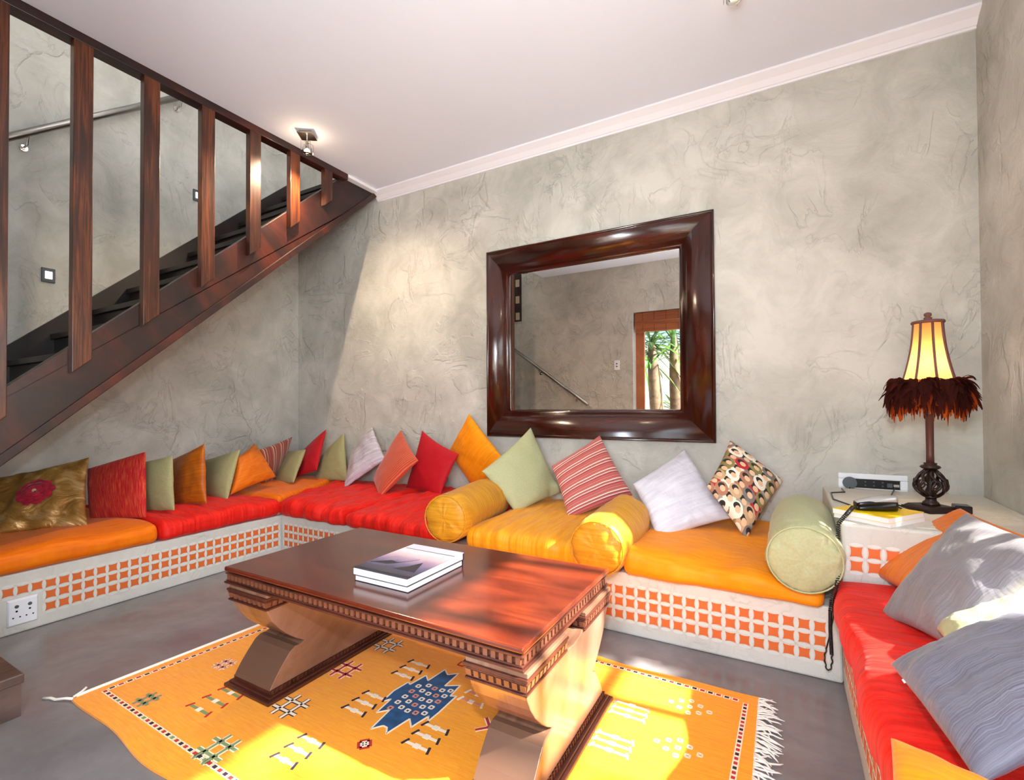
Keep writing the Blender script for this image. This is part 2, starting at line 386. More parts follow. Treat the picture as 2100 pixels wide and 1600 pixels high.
# ------------------------------------------------------------------ room shell
L, B, R, FY, CZ = -4.04, 3.0, 0.81, -0.15, 2.82
BL, BB, BR = -2.98, 2.083, 0.182
OP = -2.93      # edge of the ceiling over the stair
def struct(name, mb, m, **k): return tag(mb.build(name, m, origin=(0, 0, 0), **k), kind='structure')
struct('floor', MB().box((L-.2, FY-.2, -.12), (R+.2, B+.2, 0)), M['floor'])
struct('wall_back', MB().box((L-.2, B, 0), (R+.2, B+.2, 5.0)), M['wall'])
struct('wall_left', MB().box((L-.2, FY-.2, 0), (L, B, 5.0)), M['wall'])
WY0, WY1, WZ0, WZ1 = 0.1, 2.22, 0.70, 2.09
mb = MB(); mb.box((R, FY-.2, 0), (R+.2, WY0, CZ+.2)).box((R, WY1, 0), (R+.2, B, CZ+.2)).box((R, WY0, 0), (R+.2, WY1, WZ0)).box((R, WY0, WZ1), (R+.2, WY1, CZ+.2))
struct('wall_right', mb, M['wall'])
DX0, DX1, DZ = -1.655, 0.45, 2.2
mb = MB(); mb.box((L, FY-.2, 0), (DX0, FY, 5.0)).box((DX1, FY-.2, 0), (R, FY, 5.0)).box((DX0, FY-.2, DZ), (DX1, FY, 5.0))
struct('wall_front', mb, M['wall'])
struct('ceiling', MB().box((OP, FY, CZ), (R, B, CZ+.2)), M['ceil'])
struct('ceiling', MB().box((L-.2, FY-.2, 5.0), (R+.2, B+.2, 5.2)), M['ceil'])
# plaster cove along the back wall
prof = [(B, CZ), (B-.085, CZ), (B-.085, CZ-.012), (B-.07, CZ-.02), (B-.045, CZ-.034), (B-.026, CZ-.052), (B-.02, CZ-.058), (B-.012, CZ-.058), (B-.012, CZ-.07), (B, CZ-.07)]
struct('trim_1', MB().prism(prof, 'x', -2.985, R), M['crown'])

# ------------------------------------------------------------------ glazed door in the front wall and window in the right wall
d = empty('door_1', (DX0, FY, 0)); tag(d, kind='structure')
mb = MB(); yw = FY-.14
mb.box((DX0, yw-.05, 0), (DX0+.11, yw, DZ)).box((DX1-.11, yw-.05, 0), (DX1, yw, DZ)).box((DX0+.11, yw-.05, DZ-.11), (DX1-.11, yw, DZ))
mb.build('door_frame', M['doorwood'], d, (0, 0, 1), bevel=.004)
MB().box((-.75, yw-.05, 0), (-.66, yw, DZ-.11)).build('mullion', M['doorwood'], d, (0, 0, 1), bevel=.004)
MB().box((DX0+.11, yw-.05, 0), (-.75, yw, .14)).build('bottom_rail', M['doorwood'], d, (1, 0, 0), bevel=.004)
MB().box((DX0+.11, yw-.03, .14), (-.75, yw-.024, DZ-.11)).build('door_pane', M['glass'], d)
wn = empty('window_1', (R+.12, WY0, WZ0)); tag(wn, kind='structure')
mb = MB(); X0, X1 = R+.1, R+.15
mb.box((X0, WY0, WZ0), (X1, WY0+.05, WZ1)).box((X0, WY1-.04, WZ0), (X1, WY1, WZ1)).box((X0, WY0+.05, WZ0), (X1, WY1-.04, WZ0+.05)).box((X0, WY0+.05, WZ1-.05), (X1, WY1-.04, WZ1))
mb.build('window_frame', M['doorwood'], wn, (0, 0, 1))
for yy in (1.915, 1.70, 1.2, .66):
    MB().box((X0, yy-.022, WZ0+.05), (X1, yy+.022, WZ1-.05)).build('glazing_bar', M['doorwood'], wn, (0, 0, 1))
MB().box((X0, WY0+.05, 1.30), (X1, WY1-.04, 1.33)).build('transom', M['doorwood'], wn, (0, 1, 0))
MB().box((R+.12, WY0+.05, WZ0+.05), (R+.126, WY1-.04, WZ1-.05)).build('window_pane', M['glass'], wn)
# woven reed blind folded up in the head of the door
bl = empty('roman_blind', (-.6, FY-.05, 1.94), 'woven brown reed roman blind folded up at the top of the glazed door', 'blind')
for k, (z0, z1, yo) in enumerate(((2.075, 2.195, .0), (2.03, 2.085, .03), (1.945, 2.06, .012))):
    MB().box((DX0+.02, FY-.06-yo, z0), (DX1-.02, FY-.035+(.012 if k == 1 else 0), z1)).build('blind_fold', M['blind'], bl, (1, 0, 0), bevel=.006)
for i in range(14):
    x = DX0+.12+i*.145
    MB().tube([(x, FY-.031, 2.195), (x, FY-.030, 2.09), (x, FY-.029, 1.95)], .002, 5).build('cord', M['hide_dark'], bl)

# outside: terrace, palms by the door, foliage by the window
tag(MB().box((-9, -9, -.2), (9, FY-.2, -.12)).build('terrace', M['terrace'], origin=(0, 0, -.2)), kind='structure')
tag(MB().box((R+.2, FY-.2, -.2), (9, 9, -.12)).build('terrace', M['terrace'], origin=(0, 0, -.2)), kind='structure')
struct('backdrop_wall', MB().box((-7, -4.8, -.12), (4, -4.6, 2.3)), M['crown'])  # pale wall added to brighten the background beyond the door
def leaf_blade(mb, base, dirv, ln, wd, droop, n=7):
    d0 = Vector(dirv).normalized(); side = d0.cross(Vector((0, 0, 1))); side = side.normalized() if side.length > .05 else Vector((1, 0, 0))
    k = len(mb.v)
    for i in range(n+1):
        t = i/n; p = Vector(base) + d0*ln*t + Vector((0, 0, -droop*ln*t*t)); ww = wd*(math.sin(math.pi*min(1, .12+t*.88))**.7)*.5
        if i == n: ww = .001
        mb.v += [p - side*ww + Vector((0, 0, ww*.4)), p + Vector((0, 0, -ww*.2)), p + side*ww + Vector((0, 0, ww*.4))]
    for i in range(n):
        a = k+i*3; mb.f.append((a, a+1, a+4, a+3)); mb.f.append((a+1, a+2, a+5, a+4))
def palm(x, y, h, lean, label, nleaf=34, seed=1, r=.105, ln=.75):
    rnd = random.Random(seed)
    p = empty('yucca_palm', (x, y, -.12), label, 'palm', 'yucca palms outside the glazed door')
    path = [(x+lean*(i/8)**1.2, y, -.12+(h+.12)*i/8) for i in range(9)]
    MB().tube(path, [r*1.25, r*1.1, r, r*.98, r*.95, r*.92, r*.85, r*.7, r*.4], 12).build('trunk', M['trunk'], p, (0, 0, 1), smooth=True)
    top = Vector(path[-1]); blades = []
    for i in range(nleaf):
        a = rnd.uniform(0, 6.283); e = rnd.uniform(-.75, 1.1); mb = MB()
        leaf_blade(mb, top + Vector((0, 0, rnd.uniform(-.3, .08))), (math.cos(a)*math.cos(e), math.sin(a)*math.cos(e), math.sin(e)), ln*rnd.uniform(.7, 1.15), rnd.uniform(.035, .06), rnd.uniform(.05, .55))
        mb.build('leaf', M['leaf'], p, (1, 0, 0), smooth=True)
    return p
palm(-1.56, -1.3, 1.95, -.13, 'thick yucca palm with leaning trunk seen in the mirror, left of the pair')
palm(-1.34, -1.5, 2.05, -.06, 'thick yucca palm with upright trunk seen in the mirror, right of the pair', 36, 2)
palm(-1.56, -2.3, .95, 0, 'short leafy yucca growing low between the two taller palm trunks', 40, 3, .04, .55)
palm(-2.35, -3.1, 2.3, 0, 'more distant yucca palm behind the mirrored pair', 26, 4, .08, .9)

def shrub(name, label, clumps, seed, lw=.045, ll=.10):
    rnd = random.Random(seed); c0 = clumps[0]
    o = empty(name, (c0[0], c0[1], -.12), label, 'shrub'); mb = MB(); sm = MB()
    for (x, y, z, rx, ry, rz_, n) in clumps:
        sm.tube([(x+.1, y, -.12), (x+.04, y+.02, z*.5), (x, y, z)], [.022, .016, .006], 7)
        for i in range(n):
            while True:
                q = Vector((rnd.uniform(-1, 1), rnd.uniform(-1, 1), rnd.uniform(-1, 1)))
                if q.length < 1: break
            a, e = rnd.uniform(0, 6.283), rnd.uniform(-.9, .9)
            leaf_blade(mb, (x+q.x*rx, y+q.y*ry, z+q.z*rz_), (math.cos(a)*math.cos(e), math.sin(a)*math.cos(e), math.sin(e)), ll*rnd.uniform(.7, 1.3), lw*rnd.uniform(.8, 1.4), rnd.uniform(0, .5), 4)
    tag(mb.build('foliage', M['leaf'], o, smooth=True), kind='stuff'); sm.build('stems', M['trunk'], o, (0, 0, 1), smooth=True)
    return o
shrub('garden_shrub', 'leafy shrub outside the right-hand window throwing dappled shade indoors', [
    (1.6, .20, 1.56, .22, .28, .36, 460), (1.6, .75, 1.57, .22, .30, .36, 460), (1.6, 1.20, 1.53, .22, .20, .32, 360),
    (1.7, .62, 2.12, .22, .30, .18, 260), (1.75, 1.40, 2.42, .25, .30, .10, 16), (1.7, .95, 2.45, .2, .2, .12, 26), (1.75, 2.18, 2.21, .2, .17, .15, 210), (1.75, 2.12, 1.70, .2, .20, .15, 200)], 11)

# ------------------------------------------------------------------ staircase
st = empty('staircase', (-3.4, 1.6, 0), 'dark-stained timber staircase with flat balusters rising along the left wall', 'staircase')
dirS = Vector((0, 1, .915)).normalized()
zb = lambda y: .753+.911*(y-.731)
zt = lambda y: 1.102+.920*(y-.75)
ys, ye = .40, 3.0
poly = [(ys, zb(ys)), (ye, zb(ye)), (ye, CZ-.005), (2.617, CZ-.005), (ys, zt(ys))]
MB().prism(poly, 'x', BL-.05, BL).build('stringer', M['stairwood'], st, dirS, bevel=.004)
MB().prism([(ys, zb(ys)-.004), (ye-.01, zb(ye-.01)-.004), (ye-.01, zb(ye-.01)+.05), (ys, zb(ys)+.05)], 'x', BL, BL+.012).build('stringer_lip', M['stairwood'], st, dirS, bevel=.004)
MB().prism([(.55, zb(.55)+.0), (ye, zb(ye)), (ye, 3.21), (.55, .955)], 'x', L, L+.03).build('wall_stringer', M['darkstair'], st, dirS)
for k in range(12):
    yk = .62+.2*k; zk = .92+.184*k
    if zk > 3.1: break
    MB().box((L+.03, yk-.02, zk-.035), (BL-.05, min(yk+.21, B-.005), zk)).build('tread', M['darkstair'], st, (1, 0, 0), bevel=.004)
    MB().box((L+.03, yk, zk-.184), (BL-.05, yk+.018, zk-.035)).build('riser', M['darkstair'], st)
MB().prism([(.60, .69), (ye-.004, .69+.92*(ye-.604)), (ye-.004, .71+.92*(ye-.604)), (.60, .71)], 'x', L+.03, BL-.05).build('soffit', M['darkstair'], st, dirS)
MB().box((L, FY, .62), (BL, .60, .736)).build('landing', M['darkstair'], st, (1, 0, 0))
MB().box((L+.002, .55, 0), (BL, .590, .62)).build('landing_panel', M['stepwood'], st, (1, 0, 0))
for k, x in enumerate((-2.171, -2.43, -2.66, -2.86)):
    z1 = .137+.15*k
    MB().box((x-.27 if k < 3 else BL, FY+.004, 0), (x, .586, z1-.03)).build('step_block', M['stepwood'], st, (0, 1, 0))
    MB().box((x-.28 if k < 3 else BL, FY+.004, z1-.03), (x+.006, .592, z1)).build('tread', M['stepwood'], st, (0, 1, 0), bevel=.003)
for k in range(7):
    y0 = .667+.2905*k; y1 = y0+(.076 if k else .072)
    zbt = lambda y: 1.17+.92*(y-.957)
    x0, x1 = BL+.0005, BL+.045
    if k == 6: y0, y1 = 2.405, 2.475
    mb = MB().hexa([(x0, y0, zbt(y0)), (x1, y0, zbt(y0)), (x1, y1, zbt(y1)), (x0, y1, zbt(y1)), (x0, y0, CZ-.03), (x1, y0, CZ-.03), (x1, y1, CZ-.03), (x0, y1, CZ-.03)])
    mb.build('baluster', M['baluster'], st, (0, 0, 1), bevel=.003)
MB().box((BL-.03, .30, CZ-.045), (OP-.002, 2.62, CZ+.012)).build('top_board', M['stairwood'], st, (0, 1, 0), bevel=.004)

tag(MB().box((BL-.01, 2.622, CZ-.022), (OP, B, CZ+.05)).build('trim_2', M['crown'], origin=(0, 0, 0)), kind='structure')

def handrail(name, p0, p1, wall, label, brackets):
    h = empty(name, p0, label, 'handrail', 'steel handrails on the stair walls'); p0, p1 = Vector(p0), Vector(p1)
    MB().tube([p0, p0.lerp(p1, .5), p1], .022, 14).build('rail', M['steel'], h, (p1-p0), smooth=True)
    for s in brackets:
        q = p0.lerp(p1, s); wv = Vector(wall); base = q + wv*.078 + Vector((0, 0, -.075)); k = MB()
        k.tube([q + Vector((0, 0, -.02)), q + wv*.02 + Vector((0, 0, -.07)), base], .006, 8)
        k.tube([base - wv*.006, base + wv*.002], .02, 14).tube([base - wv*.012, base - wv*.006], .011, 10)
        k.build('bracket', M['chrome'], h, smooth=False)
handrail('handrail', (L+.08, .35, 2.61+.826*(.35-1.0)), (L+.08, 2.35, 2.61+.826*1.35), (-1, 0, 0), 'long steel handrail on the left wall behind the balusters', (.365, .79))
handrail('handrail', (-3.6, FY+.08, 2.0), (-2.241, FY+.08, 1.02), (0, -1, 0), 'steel handrail end on the front wall, seen in the mirror', (.47, .86))
for (y0, z0, lab) in ((1.164, 1.80, 'lit square step light on the stair wall, lower left of the two'), (2.050, 2.645, 'lit square step light beside the third full baluster, higher of the two')):
    s = empty('step_light', (L, y0+.035, z0), lab, 'wall light', 'step lights on the stair wall')
    MB().box((L, y0, z0), (L+.012, y0+.066, z0+.09)).build('bezel', M['grey'], s, bevel=.003)
    MB().box((L+.012, y0+.016, z0+.022), (L+.016, y0+.05, z0+.068)).build('lens', M['led'], s)

# ------------------------------------------------------------------ masonry bench with stencilled stars
bn = empty('masonry_bench', (-1.5, 2.6, 0), 'built-in plastered masonry bench with orange stencilled stars along three walls', 'bench')
BH = .268
secs = {}
secs['l'] = MB().box((L, .592, 0), (BL, B, BH)).build('bench_section', M['bench'], bn, bevel=.008)
secs['b'] = MB().box((BL, BB, 0), (BR, B, BH)).build('bench_section', M['bench'], bn, bevel=.008)
secs['r'] = MB().box((BR, FY+.3, 0), (R, BB, BH)).build('bench_section', M['bench'], bn, bevel=.008)
secs['p'] = MB().box((BR, BB+.001, 0), (R, B, .575)).build('lamp_plinth', M['bench'], bn, bevel=.01)
def star_mesh(normal):
    s, n = .0188, 4; pts = []
    cs = [(-s, -s), (s, -s), (s, s), (-s, s)]
    for i in range(4):
        a, b_ = cs[i], cs[(i+1) % 4]
        for j in range(n):
            t = j/n; x = a[0]+(b_[0]-a[0])*t; y = a[1]+(b_[1]-a[1])*t; k = .17*4*t*(1-t)
            pts.append((x*(1-k) if abs((a[0]+b_[0])) > 1e-6 else x, y*(1-k) if abs(a[1]+b_[1]) > 1e-6 else y))
    mb = MB(); 
    if normal == 'x': mb.prism(pts, 'x', -.004, .0012)
    elif normal == '-x': mb.prism(pts, 'x', -.0012, .004)
    else: mb.prism(pts, 'y', -.0012, .004)
    return mb.mesh('star', M['paint'])
SX, SY, SN = star_mesh('x'), star_mesh('y'), star_mesh('-x')
def star(sec, me, p): put('star', me, p, sec)
DS = .0525
def petals(sec, cells, axis, plane, sgn, du, dz):
    # pale leaf shapes between neighbouring stars
    mb = MB(); have = set(cells); done = set()
    for (u, z) in cells:
        for (cu, cz_, lu, lz) in ((u+du/2, z, .0062, .0215), (u-du/2, z, .0062, .0215), (u, z+dz/2, .0205, .0062), (u, z-dz/2, .0205, .0062)):
            key = (round(cu, 3), round(cz_, 3))
            if any(abs(key[0]-k_[0]) < .012 and abs(key[1]-k_[1]) < .012 for k_ in done): continue
            done.add(key); pts = []
            for i in range(8):
                a_ = 2*math.pi*i/8; cx_, cz2 = math.cos(a_), math.sin(a_)
                if lz > lu: px_, pz_ = lu*cx_*(1-.35*abs(cz2)**2), lz*cz2
                else: px_, pz_ = lu*cx_, lz*cz2*(1-.35*abs(cx_)**2)
                pts.append((cu+px_, cz_+pz_))
            mb.prism(pts, axis, plane-.003 if sgn > 0 else plane-.0008, plane+.0008 if sgn > 0 else plane+.003)
    tag(mb.build('stencil_petals', M['petalpaint'], sec), kind='stuff')
cl, cb, cr, cp = [], [], [], []
for i in range(28):
    y = .759 + (2.043-.759)*i/27
    for r_, z in enumerate((.190, .139, .0845)):
        if i < 3 and r_: continue
        star(secs['l'], SX, (BL, y, z)); cl.append((y, z))
for i in range(62):
    x = -2.928 + i*.04985
    if x > .155: break
    for z in (.190, .139, .0845): star(secs['b'], SY, (x, BB, z)); cb.append((x, z))
for i in range(26):
    y = 2.03 - i*.0515
    for z in (.205, .154, .103): star(secs['r'], SN, (BR, y, z)); cr.append((y, z))
for i in range(11):
    for z in (.478, .428): star(secs['p'], SY, (.225+i*.0515, BB+.001, z)); cp.append((.225+i*.0515, z))
petals(secs['l'], cl, 'x', BL, 1, .04756, .0525); petals(secs['b'], cb, 'y', BB, -1, .04985, .0525)
petals(secs['r'], cr, 'x', BR, -1, .0515, .051); petals(secs['p'], cp, 'y', BB+.001, -1, .0515, .05)

# ------------------------------------------------------------------ soft furnishings
def rbox(n, half, r):
    """unit rounded box as a grid cube: returns verts (in half extents), faces, uv"""
    bm = bmesh.new(); bmesh.ops.create_cube(bm, size=2)
    bmesh.ops.subdivide_edges(bm, edges=bm.edges[:], cuts=n, use_grid_fill=True)
    out = []
    for v in bm.verts:
        q = Vector((v.co.x*half[0], v.co.y*half[1], v.co.z*half[2])); c = Vector([max(-(half[i]-r[i]), min(half[i]-r[i], q[i])) for i in range(3)])
        d = Vector([(q[i]-c[i])/r[i] for i in range(3)])
        if d.length > 1e-6:
            d = d.normalized()*min(1.0, max(abs(d.x), abs(d.y), abs(d.z)))
        out.append(Vector([c[i]+d[i]*r[i] for i in range(3)]))
    fs = [tuple(v.index for v in f.verts) for f in bm.faces]; bm.free()
    return out, fs
def mattress(label, m, quad, z0, ztop, wr=.008, fx=10, fy=2, seed=0, sag=.0, over=.0):
    """quad: front-left, front-right, back-right, back-left (x,y); ztop per corner in that order"""
    V, Fc = rbox(34, (1, 1, .5), (.07, .10, .42)); mb = MB(); q = [Vector((*p, 0)) for p in quad]; mb.uv = []
    for p in V:
        s, t = (p.x+1)/2, (p.y+1)/2
        P = q[0]*(1-s)*(1-t)+q[1]*s*(1-t)+q[2]*s*t+q[3]*(1-s)*t
        zt_ = ztop[0]*(1-s)*(1-t)+ztop[1]*s*(1-t)+ztop[2]*s*t+ztop[3]*(1-s)*t
        hz = p.z+.5
        edge = 1-max(abs(2*s-1), abs(2*t-1))
        crown = .014*(1-(2*s-1)**2)*(1-(2*t-1)**2)
        z = z0 + (zt_-z0)*hz + crown*hz
        n1 = noise.noise(Vector((P.x*fx+seed*3.1, P.y*fy+seed, z*4))); n2 = noise.noise(Vector((P.x*fx*2.3+seed, P.y*fy*2.5, z*6+seed)))
        n3 = noise.noise(Vector((P.x*3.3, P.y*3.3, seed*1.7)))
        wv = wr*(n1*.8+n2*.5)*(1.25-.5*min(1, edge*3))
        z += hz*(wv*1.3 + n3*.014)
        if t < .06: P = P + Vector((0, -1, 0))*(wv*1.3+n3*.012) * (1 if abs(q[0].y-q[1].y) < .3 else 0) + (Vector((-1, 0, 0))*(wv*1.3+n3*.01) if abs(q[0].y-q[1].y) >= .3 else Vector())
        mb.v.append(Vector((P.x, P.y, max(z, z0)))); mb.uv.append((s*(q[1]-q[0]).length, t*(q[3]-q[0]).length))
    mb.f = Fc
    return tag(mb.build('seat_mattress', m, smooth=True), label, 'mattress', 'seat mattresses on the masonry bench')
def Q4(a, b_, c, d_): return [a, b_, c, d_]
mattress('orange silk seat mattress on the left bench, under the gold satin cushion', M['f_orange'], [(-2.945, .60), (-2.945, 1.338), (-4.0, 1.338), (-4.0, .60)], BH, (.372, .372, .38, .38), .009, 3, 6, 1)
mattress('scarlet silk seat mattress on the left bench below the sage and rust cushions', M['f_red'], [(-2.945, 1.345), (-2.955, 2.075), (-4.0, 2.075), (-4.0, 1.345)], BH, (.372, .378, .385, .38), .014, 4, 11, 2)
mattress('small orange seat mattress in the corner where the benches meet', M['f_orange'], [(-4.0, 2.09), (-3.05, 2.12), (-3.42, 2.96), (-4.0, 2.96)], BH, (.375, .378, .385, .38), .004, 4, 4, 3)
mattress('scarlet silk seat mattress at the left end of the back bench, by the corner', M['f_red'], [(-3.0, 2.05), (-2.345, 2.035), (-2.345, 2.96), (-3.36, 2.96)], BH, (.375, .37, .39, .385), .022, 11, 3, 4)
mattress('scarlet silk seat mattress left of the first ochre bolster, below the crimson cushion', M['f_red'], [(-2.33, 2.035), (-1.60, 2.03), (-1.66, 2.96), (-2.33, 2.96)], BH, (.372, .36, .38, .39), .022, 12, 3, 5)
mattress('golden pleated seat mattress between the two ochre bolsters on the back bench', M['f_gold'], [(-1.43, 2.035), (-.79, 2.03), (-.82, 2.96), (-1.47, 2.96)], BH, (.375, .372, .39, .39), .010, 20, 1.5, 6)
mattress('amber silk seat mattress between ochre and sage bolsters on the back bench', M['f_amber'], [(-.605, 2.03), (.128, 2.02), (.13, 2.96), (-.56, 2.96)], BH, (.385, .345, .37, .39), .015, 6, 3, 7)
mattress('scarlet silk seat mattress on the right bench below the silver cushions', M['f_red'], [(.148, 2.07), (.150, .30), (.78, .30), (.78, 2.07)], BH, (.392, .392, .40, .40), .013, 3, 7, 8)

def cushion(label, m, P, bulge=.065, back=None, seed=0, pinch=.05, wr=.006, flat=.42, n=30, folds=()):
    """P: four corners of the cover in order; the pillow swells on both sides of that (twisted) square"""
    P = [Vector(p) for p in P]; c = sum(P, Vector())/4
    nrm = (P[2]-P[0]).cross(P[3]-P[1]).normalized()
    if nrm.dot(Vector((0, 0, 1.0))-c) < 0: nrm = -nrm
    back = bulge*.7 if back is None else back
    mb = MB(); mb.uv = []; idx = {}
    w_, h_ = ((P[1]-P[0]).length+(P[2]-P[3]).length)/2, ((P[3]-P[0]).length+(P[2]-P[1]).length)/2
    for side in (1, -1):
        for i in range(n+1):
            for j in range(n+1):
                if side < 0 and (i in (0, n) or j in (0, n)): idx[side, i, j] = idx[1, i, j]; continue
                # denser sampling near the rim so the roll of the edge stays round
                s = .5-.5*math.cos(math.pi*i/n); t = .5-.5*math.cos(math.pi*j/n)
                a, b_ = 2*s-1, 2*t-1
                p = P[0]*(1-s)*(1-t)+P[1]*s*(1-t)+P[2]*s*t+P[3]*(1-s)*t
                pa = pinch*(1-b_*b_)*a*abs(a); pb = pinch*(1-a*a)*b_*abs(b_)
                ds = (P[1]-P[0])*(1-t)+(P[2]-P[3])*t; dt = (P[3]-P[0])*(1-s)+(P[2]-P[1])*s
                p = p - ds*pa*.5 - dt*pb*.5
                prof = max(0.0, (1-a*a)*(1-b_*b_))**flat
                cr = min(1-abs(a), 1-abs(b_)); rad = math.atan2(b_, a)
                nz = noise.noise(Vector((s*5+seed*7.7, t*5, seed*1.3+side)))*.8 + noise.noise(Vector((s*11+seed, t*11+seed, 3.3*side)))*.5
                spoke = noise.noise(Vector((math.cos(rad)*4+seed, math.sin(rad)*4, seed*2.1+side)))*max(0, 1-cr*2.2)
                hgt = (bulge if side > 0 else -back)*prof
                rim = min(1, prof*1.6)
                p = p + nrm*(hgt + wr*(nz+1.1*spoke)*rim)
                for (fs, ft, fr, fa) in folds:
                    dd = ((s-fs)**2+(t-ft)**2)/(fr*fr)
                    if dd < 1: p = p + nrm*fa*(1-dd)**2
                idx[side, i, j] = len(mb.v); mb.v.append(p); mb.uv.append((s*w_, t*h_))
        for i in range(n):
            for j in range(n):
                q = [idx[side, i, j], idx[side, i+1, j], idx[side, i+1, j+1], idx[side, i, j+1]]
                mb.f.append(tuple(q if side > 0 else q[::-1]))
    o = mb.build('throw_cushion', m, smooth=True, origin=c)
    tag(o, label, 'cushion', 'throw cushions on the masonry bench')
    o_front = lambda s, t: mb.v[min(range((n+1)**2), key=lambda k: (mb.uv[k][0]/w_-s)**2+(mb.uv[k][1]/h_-t)**2)]
    return o, nrm, o_front
C_A = [(-3.700, 0.862, 0.621), (-3.493, 1.220, 0.719), (-3.204, 1.115, 0.377), (-3.429, 0.806, 0.370)]
C_B = [(-3.637, 1.264, 0.638), (-3.282, 1.410, 0.743), (-3.126, 1.349, 0.384), (-3.467, 1.217, 0.363)]
C_C = [(-3.540, 1.447, 0.659), (-3.166, 1.500, 0.719), (-3.109, 1.485, 0.401), (-3.427, 1.440, 0.353)]
C_D = [(-3.605, 1.688, 0.646), (-3.230, 1.714, 0.772), (-3.113, 1.668, 0.405), (-3.443, 1.642, 0.353)]
C_E = [(-3.738, 1.974, 0.611), (-3.329, 2.009, 0.707), (-3.227, 1.859, 0.382), (-3.556, 1.892, 0.363)]
C_F = [(-3.444, 2.061, 0.642), (-3.595, 2.278, 0.724), (-3.436, 2.356, 0.462), (-3.328, 1.938, 0.399)]
C_G = [(-3.557, 2.279, 0.668), (-3.742, 2.72, 0.744), (-3.927, 2.702, 0.354), (-3.69, 2.401, 0.332)]
C_H = [(-3.902, 2.767, 0.61), (-3.515, 2.684, 0.645), (-3.406, 2.488, 0.4), (-3.788, 2.571, 0.319)]
C_I = [(-3.879, 2.951, 0.596), (-3.540, 2.913, 0.804), (-3.357, 2.670, 0.479), (-3.749, 2.691, 0.368)]
C_J = [(-3.593, 2.952, 0.607), (-3.306, 2.904, 0.775), (-3.130, 2.795, 0.386), (-3.541, 2.792, 0.361)]
C_K = [(-3.208, 2.919, 0.605), (-2.974, 2.909, 0.835), (-2.647, 2.729, 0.601), (-3.012, 2.651, 0.364)]
C_L = [(-2.794, 2.748, 0.428), (-2.635, 2.884, 0.818), (-2.245, 2.636, 0.620), (-2.484, 2.502, 0.359)]
C_M = [(-2.500, 2.788, 0.377), (-2.431, 2.900, 0.818), (-2.003, 2.787, 0.665), (-2.097, 2.693, 0.362)]
C_N = [(-2.218, 2.954, 0.660), (-1.974, 2.874, 0.948), (-1.642, 2.801, 0.647), (-1.891, 2.897, 0.353)]
C_O = [(-1.600, 2.464, 0.605), (-1.481, 2.888, 0.857), (-1.260, 2.883, 0.432), (-1.393, 2.517, 0.361)]
C_P = [(-1.228, 2.671, 0.635), (-1.007, 2.923, 0.814), (-0.749, 2.740, 0.487), (-1.042, 2.482, 0.369)]
C_Q = [(-0.701, 2.567, 0.580), (-0.492, 2.896, 0.747), (-0.228, 2.646, 0.432), (-0.519, 2.327, 0.362)]
C_R = [(-0.335, 2.615, 0.588), (-0.252, 2.912, 0.804), (0.003, 2.866, 0.605), (-0.153, 2.519, 0.363)]
C_S = [(0.255, 2.201, 0.383), (0.573, 2.363, 0.614), (0.626, 1.952, 0.609), (0.340, 1.848, 0.422)]
C_T = [(0.247, 1.765, 0.378), (0.484, 1.942, 0.671), (0.548, 1.551, 0.669), (0.335, 1.49, 0.432)]
C_U = [(0.332, 1.612, 0.431), (0.56, 1.792, 0.522), (0.532, 1.469, 0.586), (0.309, 1.374, 0.483)]
C_V = [(0.191, 1.256, 0.461), (0.442, 1.394, 0.577), (0.441, 1.049, 0.553), (0.234, 0.903, 0.471)]
C_W = [(0.148, 0.981, 0.460), (0.330, 0.790, 0.500), (0.330, 0.45, 0.50), (0.098, 0.690, 0.440)]
A_, A_n, A_at = cushion('gold satin cushion with a crimson flower at the left end of the left bench', M['f_satin'], C_A, .05, seed=1, wr=.022, pinch=.07)
cushion('red chenille cushion with orange flecks beside the gold satin cushion', M['f_chen'], C_B, .045, seed=2, wr=.004, pinch=.01)
cushion('sage cotton cushion wedged between the red chenille and rust silk cushions', M['f_sage'], C_C, .045, seed=3, wr=.004)
cushion('rust brown silk cushion standing between two sage cushions on the left bench', M['f_rust'], C_D, .045, seed=4, wr=.007)
cushion('sage cotton cushion between the rust silk and tangerine silk cushions', M['f_sage'], C_E, .045, seed=5, wr=.004)
cushion('tangerine silk cushion tipped on its corner in front of the brick striped cushion', M['f_tang'], C_F, .05, seed=6, wr=.007)
cushion('brick and cream striped cushion behind the tangerine silk cushion', M['f_stripe2'], C_G, .04, seed=7, wr=.004)
cushion('sage cotton cushion right in the corner, left of the crimson leaning one', M['f_sage'], C_H, .045, seed=8, wr=.004)
cushion('bright crimson cushion leaning on the wall in the far corner, small and tilted', M['f_crim'], C_I, .05, seed=9, wr=.004)
cushion('sage cotton cushion leaning on the back wall left of the silver satin cushion', M['f_sage'], C_J, .05, seed=10, wr=.005)
cushion('crumpled silver satin cushion on the scarlet mattress near the corner', M['f_silver'], C_K, .06, seed=11, wr=.013)
cushion('orange and red ribbed chenille cushion tipped over beside the silver satin one', M['f_chen2'], C_L, .06, seed=12, wr=.005)
cushion('plain crimson cushion with sharp points, left of the big orange cushion', M['f_crim'], C_M, .05, seed=13, wr=.004, pinch=.09)
cushion('large amber silk cushion standing on its corner behind the first ochre bolster', M['f_amber'], C_N, .06, seed=14, wr=.008)
cushion('pale sage cotton cushion with a crumpled lower corner, left of the striped one', M['f_pale'], C_O, .065, seed=15, wr=.007, folds=((.9, .93, .16, .035), (.78, .97, .10, -.02)))
cushion('red and cream striped cushion leaning behind the middle ochre bolster', M['f_stripe'], C_P, .055, seed=16, wr=.004)
cushion('pearl white satin cushion on the amber mattress, left of the printed one', M['f_white'], C_Q, .065, seed=17, wr=.010)
